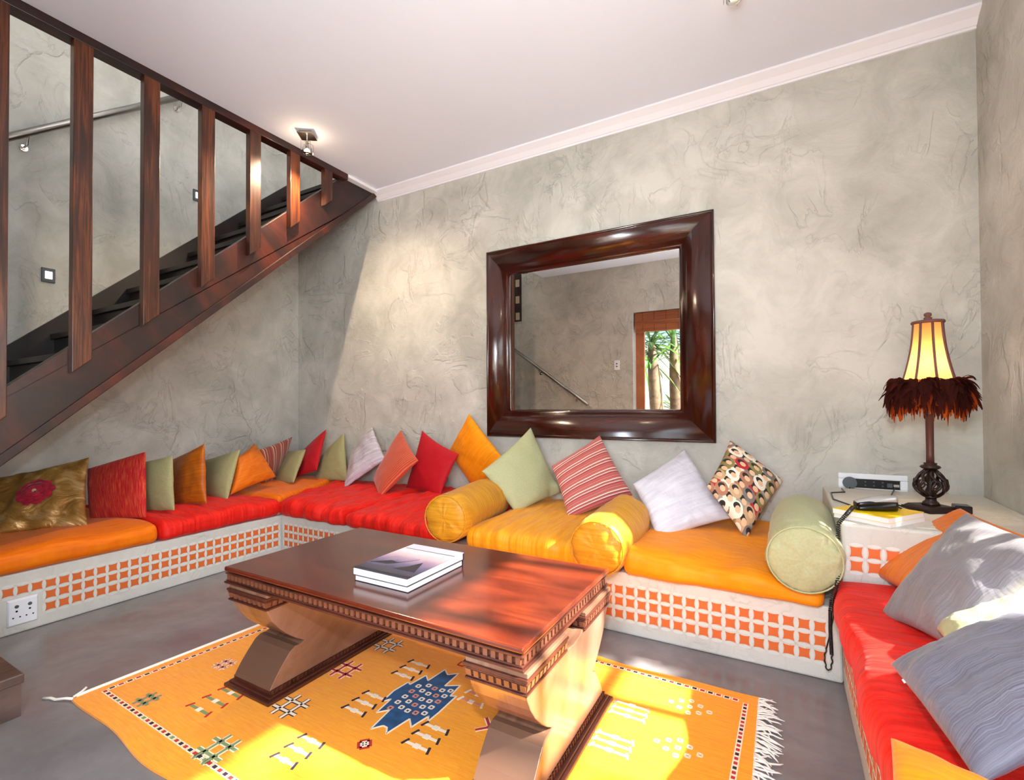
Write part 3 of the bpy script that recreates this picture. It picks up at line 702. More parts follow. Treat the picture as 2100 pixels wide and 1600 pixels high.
cushion('cushion printed all over with little hatted heads, left of the sage bolster', M['f_crowd'], C_R, .07, seed=18, wr=.005)
cushion('orange silk cushion at the back of the right bench, against the lamp plinth', M['f_tang'], C_S, .05, seed=19, wr=.007)
cushion('shining grey slub silk cushion in the middle of the right bench pile', M['f_slub'], C_T, .05, seed=20, wr=.009)
cushion('pale green cotton cushion squeezed between two grey silk cushions on the right', M['f_pale'], C_U, .03, seed=21, wr=.008, pinch=.01)
V_, V_n, V_at = cushion('large blue grey slub silk cushion at the front of the right bench', M['f_blue'], C_V, .042, seed=22, wr=.011, pinch=.03)
cushion('amber silk cushion at the bottom right corner of the picture', M['f_amber'], C_W, .05, seed=23, wr=.005)
# crimson cloth flower on the gold satin cushion
fl = empty('flower_applique', A_at(.50, .52)); fl.parent = A_; fl.location = A_at(.50, .52) - A_.location; fl['label'] = 'crimson cloth flower'
fu = (Vector(C_A[1])-Vector(C_A[0])).normalized(); fv = A_n.cross(fu).normalized()
rnd = random.Random(3); fc = A_at(.50, .52) + A_n*.006
for ring, (cnt, rad, ln) in enumerate(((9, .060, .062), (8, .036, .050), (6, .014, .034))):
    for k in range(cnt):
        a = 6.283*k/cnt + ring*.4; d = fu*math.cos(a)+fv*math.sin(a); sd = A_n.cross(d); mb = MB()
        base = fc + A_n*(.006*ring); rows = 5; kk = 0
        for i in range(rows+1):
            t_ = i/rows; wd = ln*.55*math.sin(math.pi*(.12+.8*t_)); lift = .012*math.sin(t_*2.6)+.006*rnd.random()
            for q in (-1, -.4, .4, 1): mb.v.append(base + d*(rad*.3+ln*t_) + sd*wd*q + A_n*(lift - .006*abs(q)))
        for i in range(rows):
            for q in range(3): mb.f.append((i*4+q, i*4+q+1, i*4+q+5, i*4+q+4))
        mb.build('petal', M['petal'], fl, smooth=True)
mb = MB(); mb.tube([fc + A_n*.022 + (fu*math.cos(i)+fv*math.sin(i))*.004 for i in range(5)], .006, 8); mb.build('flower_bead', M['bead'], fl)
# care tag on the blue grey cushion
tp = Vector(C_V[0]).lerp(Vector(C_V[3]), .20).lerp(Vector(C_V[1]).lerp(Vector(C_V[2]), .20), .045); td = (Vector(C_V[0])-Vector(C_V[1])).normalized()
mb = MB(); e1 = (Vector(C_V[3])-Vector(C_V[0])).normalized()*.006
mb.hexa([tp-e1, tp+e1, tp+e1+td*.014, tp-e1+td*.014, tp-e1+V_n*.0015, tp+e1+V_n*.0015, tp+e1+td*.014+V_n*.0015, tp-e1+td*.014+V_n*.0015])
mb.build('care_tag', M['white'], V_)

def bolster(label, m, c0, c1, r, seed, rz=1.0):
    c0, c1 = Vector(c0), Vector(c1); ax = (c1-c0).normalized(); sd = ax.cross(Vector((0, 0, 1))).normalized(); up = sd.cross(ax)
    ln = (c1-c0).length; prof = [(0.002, .006), (.2, .004), (.4, .003), (.6, .004), (.78, .008), (.90, .015), (.96, .027), (.99, .042), (1, .065)]
    half = prof + [(1.0+.012*math.sin(math.pi*i/8), .065+(ln-.13)*i/8) for i in range(1, 8)] + [(r_, ln-h) for r_, h in prof[::-1]]
    N = 56; mb = MB(); mb.uv = []
    for a, (rf, h) in enumerate(half):
        for j in range(N):
            th = 2*math.pi*j/N; cap = (h < .07 or h > ln-.07)
            cx_, cy2 = math.cos(th)*rf, math.sin(th)*rf
            gath = (.010*noise.noise(Vector((cx_*2.4+seed, cy2*2.4, 1))) + .013*abs(noise.noise(Vector((cx_*5+seed, cy2*3, 4)))) + .004*noise.noise(Vector((math.cos(th)*9, math.sin(th)*9, seed)))*rf*rf) if cap else 0
            wv = .008*noise.noise(Vector((math.cos(th)*2.2, math.sin(th)*2.2, h*5+seed*9)))+.003*noise.noise(Vector((math.cos(th)*7, math.sin(th)*7, h*22+seed)))
            rad = r*rf + wv*min(1, rf*1.4)
            hh = h + (gath if h < ln/2 else -gath)
            flat_ = Vector((0, 0, 0)); z_ = math.sin(th)
            p = c0 + ax*hh + sd*math.cos(th)*rad + up*z_*rad*rz
            mb.v.append(p); mb.uv.append((cx_*r, cy2*r) if cap else (th*r, h))
    K = len(half)
    for a in range(K-1):
        for j in range(N): q = (j+1) % N; mb.f.append((a*N+j, a*N+q, a*N+N+q, a*N+N+j))
    mb.f.append(tuple(range(N))[::-1]); mb.f.append(tuple((K-1)*N+j for j in range(N)))
    o = mb.build('bolster', m, smooth=True); tag(o, label, 'bolster', 'bolsters on the back bench')
    pm = MB(); pm.tube([c0 + ax*.016 + (sd*math.cos(2*math.pi*j/40)+up*math.sin(2*math.pi*j/40)*rz)*r*.945 for j in range(40)], .0032, 6, closed=True)
    pm.build('piping', m, o, smooth=True)
bolster('ochre silk bolster between the scarlet and golden mattresses', M['f_bolster'], (-1.505, 1.96, .425), (-1.60, 2.60, .43), .125, 1)
bolster('ochre silk bolster in the middle of the back bench, by the table end', M['f_bolster'], (-.69, 1.93, .395), (-.695, 2.47, .425), .122, 2)
bolster('fat sage cotton bolster at the right end of the back bench', M['f_pale'], (.062, 1.96, .455), (.080, 2.62, .465), .122, 3, 1.0)

# ------------------------------------------------------------------ rug
RX0, RX1, RY0, RY1, RT = -2.125, -.075, .69, 1.838, .008
def rugwarp(x, y):
    fr = max(0, 1-(y-RY0)/.25); bk = max(0, 1-(RY1-y)/.25)
    yy = y + fr*(.012*math.sin(x*5.2)+.006*math.sin(x*13)) + bk*(.010*math.sin(x*6.1+1)+.005*math.sin(x*15))
    lf = max(0, 1-(x-RX0)/.3)
    xx = x + lf*(.075*(max(0, y-.75))*.9)
    z = 0.0
    return xx, yy, z
NX, NY = 80, 46; mb = MB(); mb.uv = []
for k in (1, 0):
    for i in range(NX+1):
        for j in range(NY+1):
            x = RX0+(RX1-RX0)*i/NX; y = RY0+(RY1-RY0)*j/NY; xx, yy, z = rugwarp(x, y)
            mb.v.append(Vector((xx, yy, (RT if k else .0005)+z))); mb.uv.append((x, y))
o_ = (NX+1)*(NY+1)
for i in range(NX):
    for j in range(NY):
        a = i*(NY+1)+j; mb.f.append((a, a+NY+1, a+NY+2, a+1)); mb.f.append((o_+a, o_+a+1, o_+a+NY+2, o_+a+NY+1))
rim = [i*(NY+1) for i in range(NX+1)] + [NX*(NY+1)+j for j in range(1, NY+1)] + [i*(NY+1)+NY for i in range(NX-1, -1, -1)] + [j for j in range(NY-1, 0, -1)]
for a in range(len(rim)): b_ = rim[(a+1) % len(rim)]; mb.f.append((rim[a], o_+rim[a], o_+b_, rim[b_ and (a+1) % len(rim)] if False else b_))
rug = tag(mb.build('woven_rug', M['rug']), 'saffron woven rug with small tribal motifs and a white fringe, under the table', 'rug')
ZM = RT+.0006
def flatpoly(name, pts, m, z=ZM, par=rug):
    mb = MB(); n = len(pts); mb.v = [Vector((x, y, z)) for x, y in pts]+[Vector((x, y, z-.0012)) for x, y in pts]
    mb.f = [tuple(range(n)), tuple(range(n, 2*n))[::-1]]+[(i, n+i, n+(i+1) % n, (i+1) % n) for i in range(n)]
    return mb.build(name, m, par)
def strokes(name, segs, wd, m, z=ZM, par=rug):
    mb = MB()
    for (x0, y0), (x1, y1) in segs:
        d = Vector((x1-x0, y1-y0, 0)); q = Vector((-d.y, d.x, 0)).normalized()*wd/2
        a, b_ = Vector((x0, y0, z)), Vector((x1, y1, z)); dz = Vector((0, 0, -.0012))
        mb.hexa([a-q+dz, b_-q+dz, b_+q+dz, a+q+dz, a-q, b_-q, b_+q, a+q])
    return mb.build(name, m, par)
BLUE = [(-1.118, 1.462), (-1.088, 1.438), (-1.057, 1.465), (-1.054, 1.376), (-1.007, 1.405), (-1.001, 1.337), (-0.982, 1.347), (-0.98, 1.248), (-0.983, 1.194), (-0.997, 1.219), (-1.011, 1.15), (-1.042, 1.178), (-1.057, 1.09), (-1.075, 1.112), (-1.092, 1.113), (-1.115, 1.083), (-1.129, 1.182), (-1.158, 1.15), (-1.167, 1.227), (-1.184, 1.202), (-1.192, 1.267), (-1.183, 1.332), (-1.168, 1.323), (-1.155, 1.397), (-1.127, 1.373)]
flatpoly('blue_medallion', BLUE, M['rugblue'])
strokes('medallion_outline', [(BLUE[i], BLUE[(i+1) % len(BLUE)]) for i in range(len(BLUE))], .005, M['rugwhite'], ZM+.0006)
def ringsq(x, y, s, m, wd=.005, z=ZM+.0007, name='woven_square'):
    c = [(x-s, y-s), (x+s, y-s), (x+s, y+s), (x-s, y+s)]
    return strokes(name, [(c[i], c[(i+1) % 4]) for i in range(4)], wd, m, z)
for i, x in enumerate((-1.135, -1.105, -1.075, -1.045, -1.018)):
    for j in range(5):
        y = 1.19+j*.035+(.02 if i in (1, 3) else .008*i)
        ringsq(x, y, .007, M['rugwhite'] if (i+j) % 3 else M['rugpink'])
def hash_(x, y, m1, m2, s=.055):
    k = s*.42
    for wd, m, z in ((.017, m2, ZM), (.009, m1, ZM+.0007)):
        strokes('hash_motif', [((x-k, y-s), (x-k, y+s)), ((x+k, y-s), (x+k, y+s)), ((x-s, y-k), (x+s, y-k)), ((x-s, y+k), (x+s, y+k))], wd, m, z)
hash_(-1.89, 1.08, M['rugpink'], M['rugwhite'], .036); hash_(-1.894, .823, M['ruggreen'], M['rugpink'], .036)
hash_(-1.446, 1.281, M['rugred'], M['rugwhite']); hash_(-1.432, 1.036, M['rugwhite'], M['rugdark']); hash_(-1.441, .803, M['ruggreen'], M['rugwhite']); hash_(-1.436, 1.496, M['rugwhite'], M['rugdark'])
def pins(x, y, m1, m2, ln=.09, sp=.045):
    for k in (-1, 0, 1):
        yy = y+k*sp
        pn = strokes('pin_motif', [((x-ln/2, yy), (x+ln/2, yy))], .010, m1)
        for e in (-1, 1):
            xe = x+e*ln/2; strokes('pin_end', [((xe+e*.003, yy-.013), (xe-e*.006, yy+.013))], .008, m2, ZM+.0007, pn)
        strokes('pin_centre', [((x-.010, yy), (x+.010, yy))], .018, M['rugwhite'], ZM+.0007, pn)
pins(-1.681, .931, M['ruggreen'], M['rugred'], .11, .052); pins(-1.229, 1.168, M['rugwhite'], M['rugdark']); pins(-1.229, 1.401, M['rugwhite'], M['rugdark'])
pins(-.941, 1.139, M['rugwhite'], M['rugdark']); pins(-1.229, .915, M['rugwhite'], M['rugdark'])
pins(-.442, 1.555, M['rugwhite'], M['rugpink'], .11, .03); pins(-.445, 1.38, M['rugwhite'], M['rugpink'], .11, .03); pins(-.92, 1.39, M['rugpink'], M['rugwhite'])
for x, y in ((-.274, 1.671), (-.273, 1.455)):
    for dx, dy in ((0, 0), (.03, .02), (-.03, .02), (.03, -.02), (-.03, -.02), (0, .035), (0, -.035), (.06, 0), (-.06, 0)): ringsq(x+dx, y+dy, .006, M['rugwhite'])
for wd, m, z, s in ((.014, M['rugred'], ZM, .020), (.010, M['rugwhite'], ZM+.0007, .010)):
    strokes('diamond_motif', [((-1.081+a*s, 1.026+b_*s), (-1.081+c*s, 1.026+d_*s)) for a, b_, c, d_ in ((1, 0, 0, 1), (0, 1, -1, 0), (-1, 0, 0, -1), (0, -1, 1, 0))], wd, m, z)
ringsq(-1.084, 1.523, .012, M['rugred'])
for wd, m, z in ((.016, M['rugwhite'], ZM), (.009, M['rugred'], ZM+.0007)):
    strokes('cross_motif', [((-.83, 1.235), (-.765, 1.30)), ((-.83, 1.30), (-.765, 1.235))], wd, m, z)
# stitched borders: one lozenge after another, three wools
rnd = random.Random(5); bord = {k: [] for k in ('rugred', 'rugdark', 'ruggreen', 'rugwhite')}
def border(p0, p1, step, cols, ln=.55):
    p0, p1 = Vector((*p0, 0)), Vector((*p1, 0)); n = int((p1-p0).length/step); d = (p1-p0).normalized()
    for i in range(n):
        c = p0 + d*step*i; a, b_ = c, c + d*step*ln
        bord['rugwhite'].append(((a.x-d.x*.004, a.y-d.y*.004), (b_.x+d.x*.004, b_.y+d.y*.004)))
        bord[cols[i % len(cols)]].append(((a.x, a.y), (b_.x, b_.y)))
border((-2.085, .775), (-.125, .735), .026, ('rugred', 'rugdark', 'rugred', 'rugdark', 'ruggreen', 'rugred', 'rugdark'))
border((-2.085, .79), (-1.99, 1.80), .026, ('rugdark', 'rugred'))
border((-2.0, 1.812), (-.125, 1.785), .026, ('rugdark', 'rugpink') if False else ('rugdark', 'rugred'))
border((-.115, 1.775), (-.14, .74), .020, ('rugred', 'rugdark', 'rugred'))
for k, (wd, z) in {'rugwhite': (.017, ZM), 'rugred': (.010, ZM+.0007), 'rugdark': (.010, ZM+.0007), 'ruggreen': (.010, ZM+.0007)}.items():
    tag(strokes('border_stitching', bord[k], wd, M[k], z), kind='stuff')
# white selvage cord along the left end and knotted fringe on the right end
pth = []
for i in range(30):
    x, y, z = rugwarp(RX0, .705+(RY1-.715)*i/29); pth.append((x-.004, y, .009+z))
MB().tube(pth, .006, 6).build('selvage_cord', M['rope'], rug, smooth=True)
MB().tube([(-2.12, .70, .010), (-2.15, .69, .008), (-2.175, .672, .006), (-2.20, .668, .006), (-2.225, .655, .005)], .0045, 6).tube([(-2.13, .705, .010), (-2.137, .73, .014), (-2.142, .745, .02)], .004, 6).build('loose_cord', M['rope'], rug, smooth=True)
mb = MB(); rnd = random.Random(9)
for i in range(150):
    y = RY0+.02+(RY1-RY0-.03)*i/149; a = rnd.uniform(-.9, .7); ln = rnd.uniform(.045, .085); x = RX1-.004
    cx = rnd.uniform(-.5, .5); pts = [(x+ln*t_*math.cos(a+cx*t_), y+ln*t_*math.sin(a+cx*t_)*.8, .010-.006*t_+.006*math.sin(3*t_)*rnd.random()) for t_ in (0, .3, .6, .85, 1)]
    mb.tube(pts, [.0028, .003, .0028, .0024, .0012], 5)
tag(mb.build('fringe', M['rope'], rug, smooth=True), kind='stuff')

# ------------------------------------------------------------------ carved coffee table
TX0, TX1, TY0, TY1, TZ = -1.755, -.535, 1.0, 1.637, .43
tb = empty('coffee_table', (-1.145, 1.318, RT), 'low carved dark-red timber coffee table with curved pedestal legs on the saffron rug', 'table')
MB().box((TX0, TY0, TZ-.016), (TX1, TY1, TZ)).build('tabletop', M['tablewood'], tb, bevel=.005, seg=3)
def ring(z0, z1, o, m, name, bev=.0):
    mb = MB(); mb.box((TX0+o, TY0+o, z0), (TX1-o, TY1-o, z1)); return mb.build(name, m, tb, bevel=bev)
ring(TZ-.021, TZ-.016, .012, M['carved'], 'groove'); ring(TZ-.027, TZ-.021, .003, M['carved'], 'moulding', .002)
ring(TZ-.046, TZ-.027, .014, M['carved'], 'dentil_back'); ring(TZ-.052, TZ-.046, .005, M['carved'], 'moulding', .002); ring(TZ-.059, TZ-.052, .0, M['carved'], 'moulding', .002)
dm = MB().box((-.0065, -.006, -.0085), (.0065, .006, .0085)).mesh('dentil', M['dentil'], (0, 0, 1))
dmx = MB().box((-.006, -.0065, -.0085), (.006, .0065, .0085)).mesh('dentil', M['dentil'], (0, 0, 1))
nx = 52; ny = 27
for i in range(nx):
    x = TX0+.018+(TX1-TX0-.036)*i/(nx-1)
    for y in (TY0+.011, TY1-.011): put('dentil', dm, (x, y, TZ-.0365), tb)
for j in range(ny):
    y = TY0+.02+(TY1-TY0-.04)*j/(ny-1)
    for x in (TX0+.011, TX1-.011): put('dentil', dmx, (x, y, TZ-.0365), tb)
YC = 1.315; BY0, BY1 = 1.012, 1.575
def leg(x0, x1):
    lg = empty('pedestal_leg', ((x0+x1)/2, YC, RT)); lg.parent = tb; lg.location = lg.location - wloc(tb)
    fz = lambda z: z
    def half(sign, bc):
        # outline from the capital underside to the foot: bowl, waist, splayed foot
        top = [(0.310, .322), (.300, .300), (.283, .268), (.258, .235), (.225, .203), (.190, .175), (.158, .155)]
        return [(YC+sign*a*(1 if sign < 0 else .985), z) for a, z in top]
    front = half(-1, 0); back = half(1, 0)
    foot_f = [(1.135, .150), (1.118, .150), (1.098, .140), (1.07, .110), (1.045, .080), (1.026, .052), (1.02, .040)]
    foot_b = [(1.455, .150), (1.472, .150), (1.492, .140), (1.515, .110), (1.538, .080), (1.555, .052), (1.560, .040)]
    u = [(1.385, .322), (1.365, .312), (1.315, .306), (1.265, .312), (1.245, .322)]
    poly = front + foot_f + foot_b[::-1] + back[::-1] + u
    # body in convex slices so that the hollow outline fills cleanly
    mb = MB(); mb.prism(front + [(1.47, .155)] + back[::-1][:-1] + u if False else poly, 'x', x0+.004, x1-.004)
    body = mb.build('leg_body', M['legwood'], lg, (0, 1, .2), bevel=.003)
    for f in (foot_f, foot_b):
        yy = [p[0] for p in f]
        mbf = MB(); off = -.0015 if f is foot_f else .0015
        n = len(f); k0 = len(mbf.v)
        for (y, z) in f: mbf.v += [Vector((x0+.006, y+off, z+.0015)), Vector((x1-.006, y+off, z+.0015)), Vector((x0+.006, y-off*2, z-.002)), Vector((x1-.006, y-off*2, z-.002))]
        for i in range(n-1):
            a = i*4; mbf.f += [(a, a+1, a+5, a+4), (a+2, a+6, a+7, a+3), (a, a+4, a+6, a+2), (a+1, a+3, a+7, a+5)]
        mbf.f += [(0, 2, 3, 1), ((n-1)*4, (n-1)*4+1, (n-1)*4+3, (n-1)*4+2)]
        mbf.build('foot_face', M['footskin'], lg, (0, 0, 1))
    MB().box((x0-.020, BY0-.018, RT), (x1+.024, BY1+.012, .020)).build('plinth', M['carved'], lg, (0, 1, 0), bevel=.003)
    MB().box((x0-.010, BY0-.004, .020), (x1+.012, BY1+.002, .027)).build('plinth', M['carved'], lg, (0, 1, 0), bevel=.002)
    mb = MB(); mb.box((x0+.002, BY0+.010, .027), (x1-.002, BY1-.012, .041))
    for i in range(34):
        y = BY0+.014+(BY1-BY0-.028)*i/33
        for xx in (x0-.002, x1-.006): mb.box((xx, y-.0045, .028), (xx+.008, y+.0045, .041))
    tag(mb.build('foot_dentils', M['carved'], lg, (0, 0, 1)), kind='stuff')
    for (y0, y1) in ((1.0, 1.248), (1.382, 1.632)):
        cp = MB(); cp.box((x0-.004, y0+.004, .358), (x1+.004, y1-.004, TZ-.059)); c = cp.build('capital', M['legwood'], lg, (0, 1, 0), bevel=.002)
        MB().box((x0-.010, y0-.002, .350), (x1+.006, y1+.002, .358)).box((x0-.006, y0, .343), (x1+.003, y1, .3485)).build('moulding', M['carved'], c, (0, 1, 0), bevel=.0015)
        MB().box((x0+.004, y0+.010, .322), (x1-.004, y1-.010, .345)).build('dentil_core', M['carved'], c)
        MB().box((x0-.004, y0, .316), (x1+.003, y1, .322)).box((x0+.000, y0+.004, .322), (x1-.001, y1-.004, .326)).build('moulding', M['carved'], c, (0, 1, 0), bevel=.0015)
        mb = MB()
        def tooth(cx, cy_, hx, hy, dirx, diry):
            zt_, zl = .343, .3265; mb.hexa([(cx-hx, cy_-hy, zl), (cx+hx, cy_-hy, zl), (cx+hx, cy_+hy, zl), (cx-hx, cy_+hy, zl), (cx-hx+dirx, cy_-hy+diry, zt_), (cx+hx+dirx, cy_-hy+diry, zt_), (cx+hx+dirx, cy_+hy+diry, zt_), (cx-hx+dirx, cy_+hy+diry, zt_)])
        n = 8
        for i in range(n):
            x = x0+.008+(x1-x0-.016)*i/(n-1)
            tooth(x, y0+.007, .0072, .005, 0, -.003); tooth(x, y1-.007, .0072, .005, 0, .003)
        for i in range(11):
            y = y0+.012+(y1-y0-.024)*i/10
            tooth(x0+.002, y, .005, .0078, -.003, 0); tooth(x1-.004, y, .005, .0078, .003, 0)
        tag(mb.build('capital_dentils', M['dentil'], c, (0, 0, 1)), kind='stuff')
leg(-1.725, -1.515); leg(-.700, -.530)

# two books on the table
def book(x0, y0, x1, y1, z0, z1, name, label, cover, spine_side, rot=0, ctr=None):
    c = ctr or ((x0+x1)/2, (y0+y1)/2); b_ = empty(name, (c[0], c[1], z0), label, 'book', 'books')
    MB().box((x0+.002, y0+.002, z0+.0018), (x1-.003, y1-.003, z1-.0018)).build('pages', M['paper'], b_)
    MB().box((x0, y0, z1-.0018), (x1, y1, z1)).build('front_cover', cover, b_)
    MB().box((x0, y0, z0), (x1, y1, z0+.0018)).build('back_cover', M['navy'], b_)
    MB().box((x0, y1-.003, z0+.0018), (x1, y1, z1-.0018)).build('spine', M['navy'], b_)
    return b_
m, t, b = newmat('dusk_cover'); tc = nd(t, 'ShaderNodeTexCoord'); sp = nd(t, 'ShaderNodeSeparateXYZ'); t.links.new(tc.outputs['Generated'], sp.inputs[0])
nz = noise_(t, coords(t, (3, 5, 1), 'Generated'), 1.2, 4, .6)
yv = math_(t, 'ADD', sp.outputs['Y'], math_(t, 'MULTIPLY', math_(t, 'SUBTRACT', nz, .5), .16))
t.links.new(ramp(t, yv, [(0, lin('2a2838')), (.16, lin('3c3a50')), (.34, lin('6f6484')), (.5, lin('b897ae')), (.62, lin('e8c8cc')), (.74, lin('f4e8ea')), (.86, lin('eae4ee'))]).outputs[0], b.inputs['Base Color'])
b.inputs['Roughness'].default_value = .22; M['dusk'] = m
bk1 = book(-1.232, 1.128, -1.003, 1.418, TZ, TZ+.021, 'picture_book', 'navy-edged picture book at the bottom of the pile on the table', M['navy'], 'y')
bk2 = book(-1.233, 1.120, -1.000, 1.420, TZ+.021, TZ+.046, 'picture_book', 'picture book with a dusky mauve boat photograph on top of the pile', M['dusk'], 'y')
zc_ = TZ+.0465
for pts, mm in (([(-1.225, 1.19), (-1.15, 1.20), (-1.085, 1.28), (-1.135, 1.225), (-1.165, 1.235)], 'navy'), ([(-1.11, 1.175), (-1.02, 1.175), (-1.055, 1.262), (-1.075, 1.21)], 'navy'), ([(-1.231, 1.128), (-1.002, 1.128), (-1.002, 1.140), (-1.231, 1.136)], 'navy'), ([(-1.225, 1.366), (-1.003, 1.366), (-1.003, 1.370), (-1.225, 1.370)], 'grey')):
    f = flatpoly('cover_picture', pts, M[mm], zc_, bk2)

# ------------------------------------------------------------------ big framed mirror
mr = empty('wall_mirror', (-1.10, B, .781), 'large mirror in a wide dark mahogany frame on the back wall', 'mirror')
mx0, mx1, mz0, mz1 = -1.883, -.330, .784, 2.135; fw_ = .195
prof = [(0, .0), (0, .028), (.008, .036), (.016, .030), (.022, .034), (.045, .052), (.080, .066), (.115, .068), (.145, .060), (.166, .044), (.174, .036), (.182, .040), (.190, .034), (.195, .022), (.195, 0)]
def rail(c0, c1, d_in):  # mitred profile moulding from corner c0 to c1
    mb = MB(); mb.uv = []; n = len(prof); ax = (Vector(c1)-Vector(c0)).normalized()
    for c, sg in ((Vector(c0), 1), (Vector(c1), -1)):
        for a_, h in prof:
            mb.v.append(c + Vector(d_in)*a_ + ax*a_*sg + Vector((0, -h, 0))); mb.uv.append(((c.dot(ax)+a_*sg), a_+d_in[0]*2.3+d_in[2]*1.1))
    for i in range(n-1): mb.f.append((i, i+1, n+i+1, n+i))
    mb.f.append(tuple(range(n))); mb.f.append(tuple(range(n, 2*n))[::-1])
    o = mb.build('frame_rail', M['frame'], mr)
    for p in o.data.polygons: p.use_smooth = len(p.vertices) == 4
    return o
cs = [(mx0, B, mz0), (mx1, B, mz0), (mx1, B, mz1), (mx0, B, mz1)]; ins = [(0, 0, 1), (-1, 0, 0), (0, 0, -1), (1, 0, 0)]
for i in range(4): rail(cs[i], cs[(i+1) % 4], ins[i])
MB().box((mx0+.19, B-.018, mz0+.19), (mx1-.19, B-.014, mz1-.19)).build('mirror_glass', M['mirror'], mr)

# patchwork hide hanging high on the front wall (seen in the mirror)
hg = empty('hide_wall_hanging', (-3.5, FY, 2.24), 'dark and cream patchwork hide hanging on the front wall, seen in the mirror', 'wall hanging')
MB().box((-3.93, FY, 2.235), (-3.27, FY+.022, 3.35)).build('backing', M['hide_dark'], hg)
for i in range(8):
    for j in range(9):
        if (i+j) % 2: continue
        x = -3.285-.083*i; z = 2.255+.12*j
        MB().box((x-.07, FY+.022, z), (x-.008, FY+.027, z+.105)).build('hide_patch', M['hide_pale'], hg, bevel=.003)

# ------------------------------------------------------------------ electrics
def sock(name, ctr, nrm, sx, sz, label):
    return empty(name, ctr, label, 'socket')
so = empty('wall_socket', (BL, .806, .095), 'white square double wall socket low on the left bench front', 'socket')
MB().hexa([(BL, .754, .035), (BL, .858, .035), (BL, .858, .155), (BL, .754, .155), (BL+.010, .760, .042), (BL+.010, .852, .042), (BL+.010, .852, .148), (BL+.010, .760, .148)]).build('faceplate', M['white'], so, bevel=.002)
for y in (.785, .828):
    MB().tube([(BL+.0095, y, .122), (BL+.0125, y, .122)], .0072, 14).build('switch', M['grey'], so)
    MB().tube([(BL+.0095, y, .101), (BL+.0105, y, .101)], .0042, 12).build('earth_hole', M['black'], so)
    for dy in (-.011, .011): MB().tube([(BL+.0095, y+dy, .074), (BL+.0105, y+dy, .074)], .0032, 12).build('pin_hole', M['black'], so)
ws = empty('switch_plate', (-1.865, FY, 1.53), 'small white two-gang plate on the front wall beside the door, in the mirror', 'switch')
MB().box((-1.90, FY, 1.47), (-1.83, FY+.010, 1.595)).build('faceplate', M['white'], ws, bevel=.002)
for z in (1.515, 1.55): MB().tube([(-1.865, FY+.009, z), (-1.865, FY+.013, z)], .009, 12).build('switch', M['black'], ws)
pp = empty('wall_socket', (.392, B, .60), 'white framed panel of black sockets on the back wall above the phone books', 'socket')
x0, x1, z0, z1 = .251, .534, .551, .650; mb = MB(); ww = .027
for (a0, a1, b0, b1) in ((x0, x1, z0, z0+ww), (x0, x1, z1-ww, z1), (x0, x0+ww+.004, z0+ww, z1-ww), (x1-ww-.004, x1, z0+ww, z1-ww)): mb.box((a0, B-.016, b0), (a1, B, b1))
mb.build('panel_frame', M['white'], pp, bevel=.005)
MB().box((x0+ww, B-.007, z0+ww), (x1-ww, B-.001, z1-ww)).build('socket_strip', M['black'], pp)
for i, xx in enumerate((.365, .40, .435)):
    for dz in (-.008, .010): MB().tube([(xx, B-.007, .60+dz), (xx, B-.009, .60+dz)], .004, 10).build('socket_hole', M['grey'], pp)
MB().box((.478, B-.010, .592), (.500, B-.007, .604)).build('network_jack', M['silverplastic'], pp); MB().box((.452, B-.009, .588), (.474, B-.007, .608)).build('network_jack', M['grey'], pp)
pl = empty('mains_plug', (.298, B-.03, .60), 'round black mains plug in the left of the socket panel', 'plug')
MB().lathe([(.030, 0), (.031, .006), (.027, .022), (.016, .028)], (.298, B-.033, .603), 20, 'y').build('plug_body', M['grey'], pl, smooth=False)
MB().tube([(.298, B-.03, .58), (.292, B-.045, .566), (.268, B-.07, .555), (.258, B-.10, .582), (.26, B-.2, .580), (.20, B-.26, .581), (.196, 2.56, .581), (.25, 2.42, .582), (.30, 2.32, .583)], .0032, 8).build('plug_cable', M['black'], pl, smooth=True)
# phone books and phone
BK = [(.163, 2.185), (.317, 2.072), (.447, 2.255), (.292, 2.368)]
def skewbook(z0, z1, sh, label, cov):
    b_ = empty('phone_book', ((BK[0][0]+BK[2][0])/2, (BK[0][1]+BK[2][1])/2, z0), label, 'book', 'books')
    q = [(x+sh[0], y+sh[1]) for x, y in BK]; c = Vector((sum(p[0] for p in q)/4, sum(p[1] for p in q)/4))
    q2 = [((x-c.x)*.985+c.x, (y-c.y)*.985+c.y) for x, y in q]
    MB().prism(q2, 'z', z0+.0008, z1-.0012).build('pages', M['paper'], b_); MB().prism(q, 'z', z1-.0012, z1).build('front_cover', cov, b_); MB().prism(q, 'z', z0, z0+.0008).build('back_cover', cov, b_)
skewbook(.575, .590, (.004, .003), 'lower phone book under the yellow-covered one on the plinth', M['paper'])
skewbook(.590, .609, (0, 0), 'yellow-covered phone book under the telephone on the plinth', M['yellow'])
ph = empty('telephone', (.30, 2.19, .609), 'black and silver corded telephone handset lying on the yellow phone book', 'telephone')
axp = Vector((.96, .28, 0)).normalized(); sdp = Vector((-axp.y, axp.x, 0)); pc = Vector((.298, 2.205, .609))
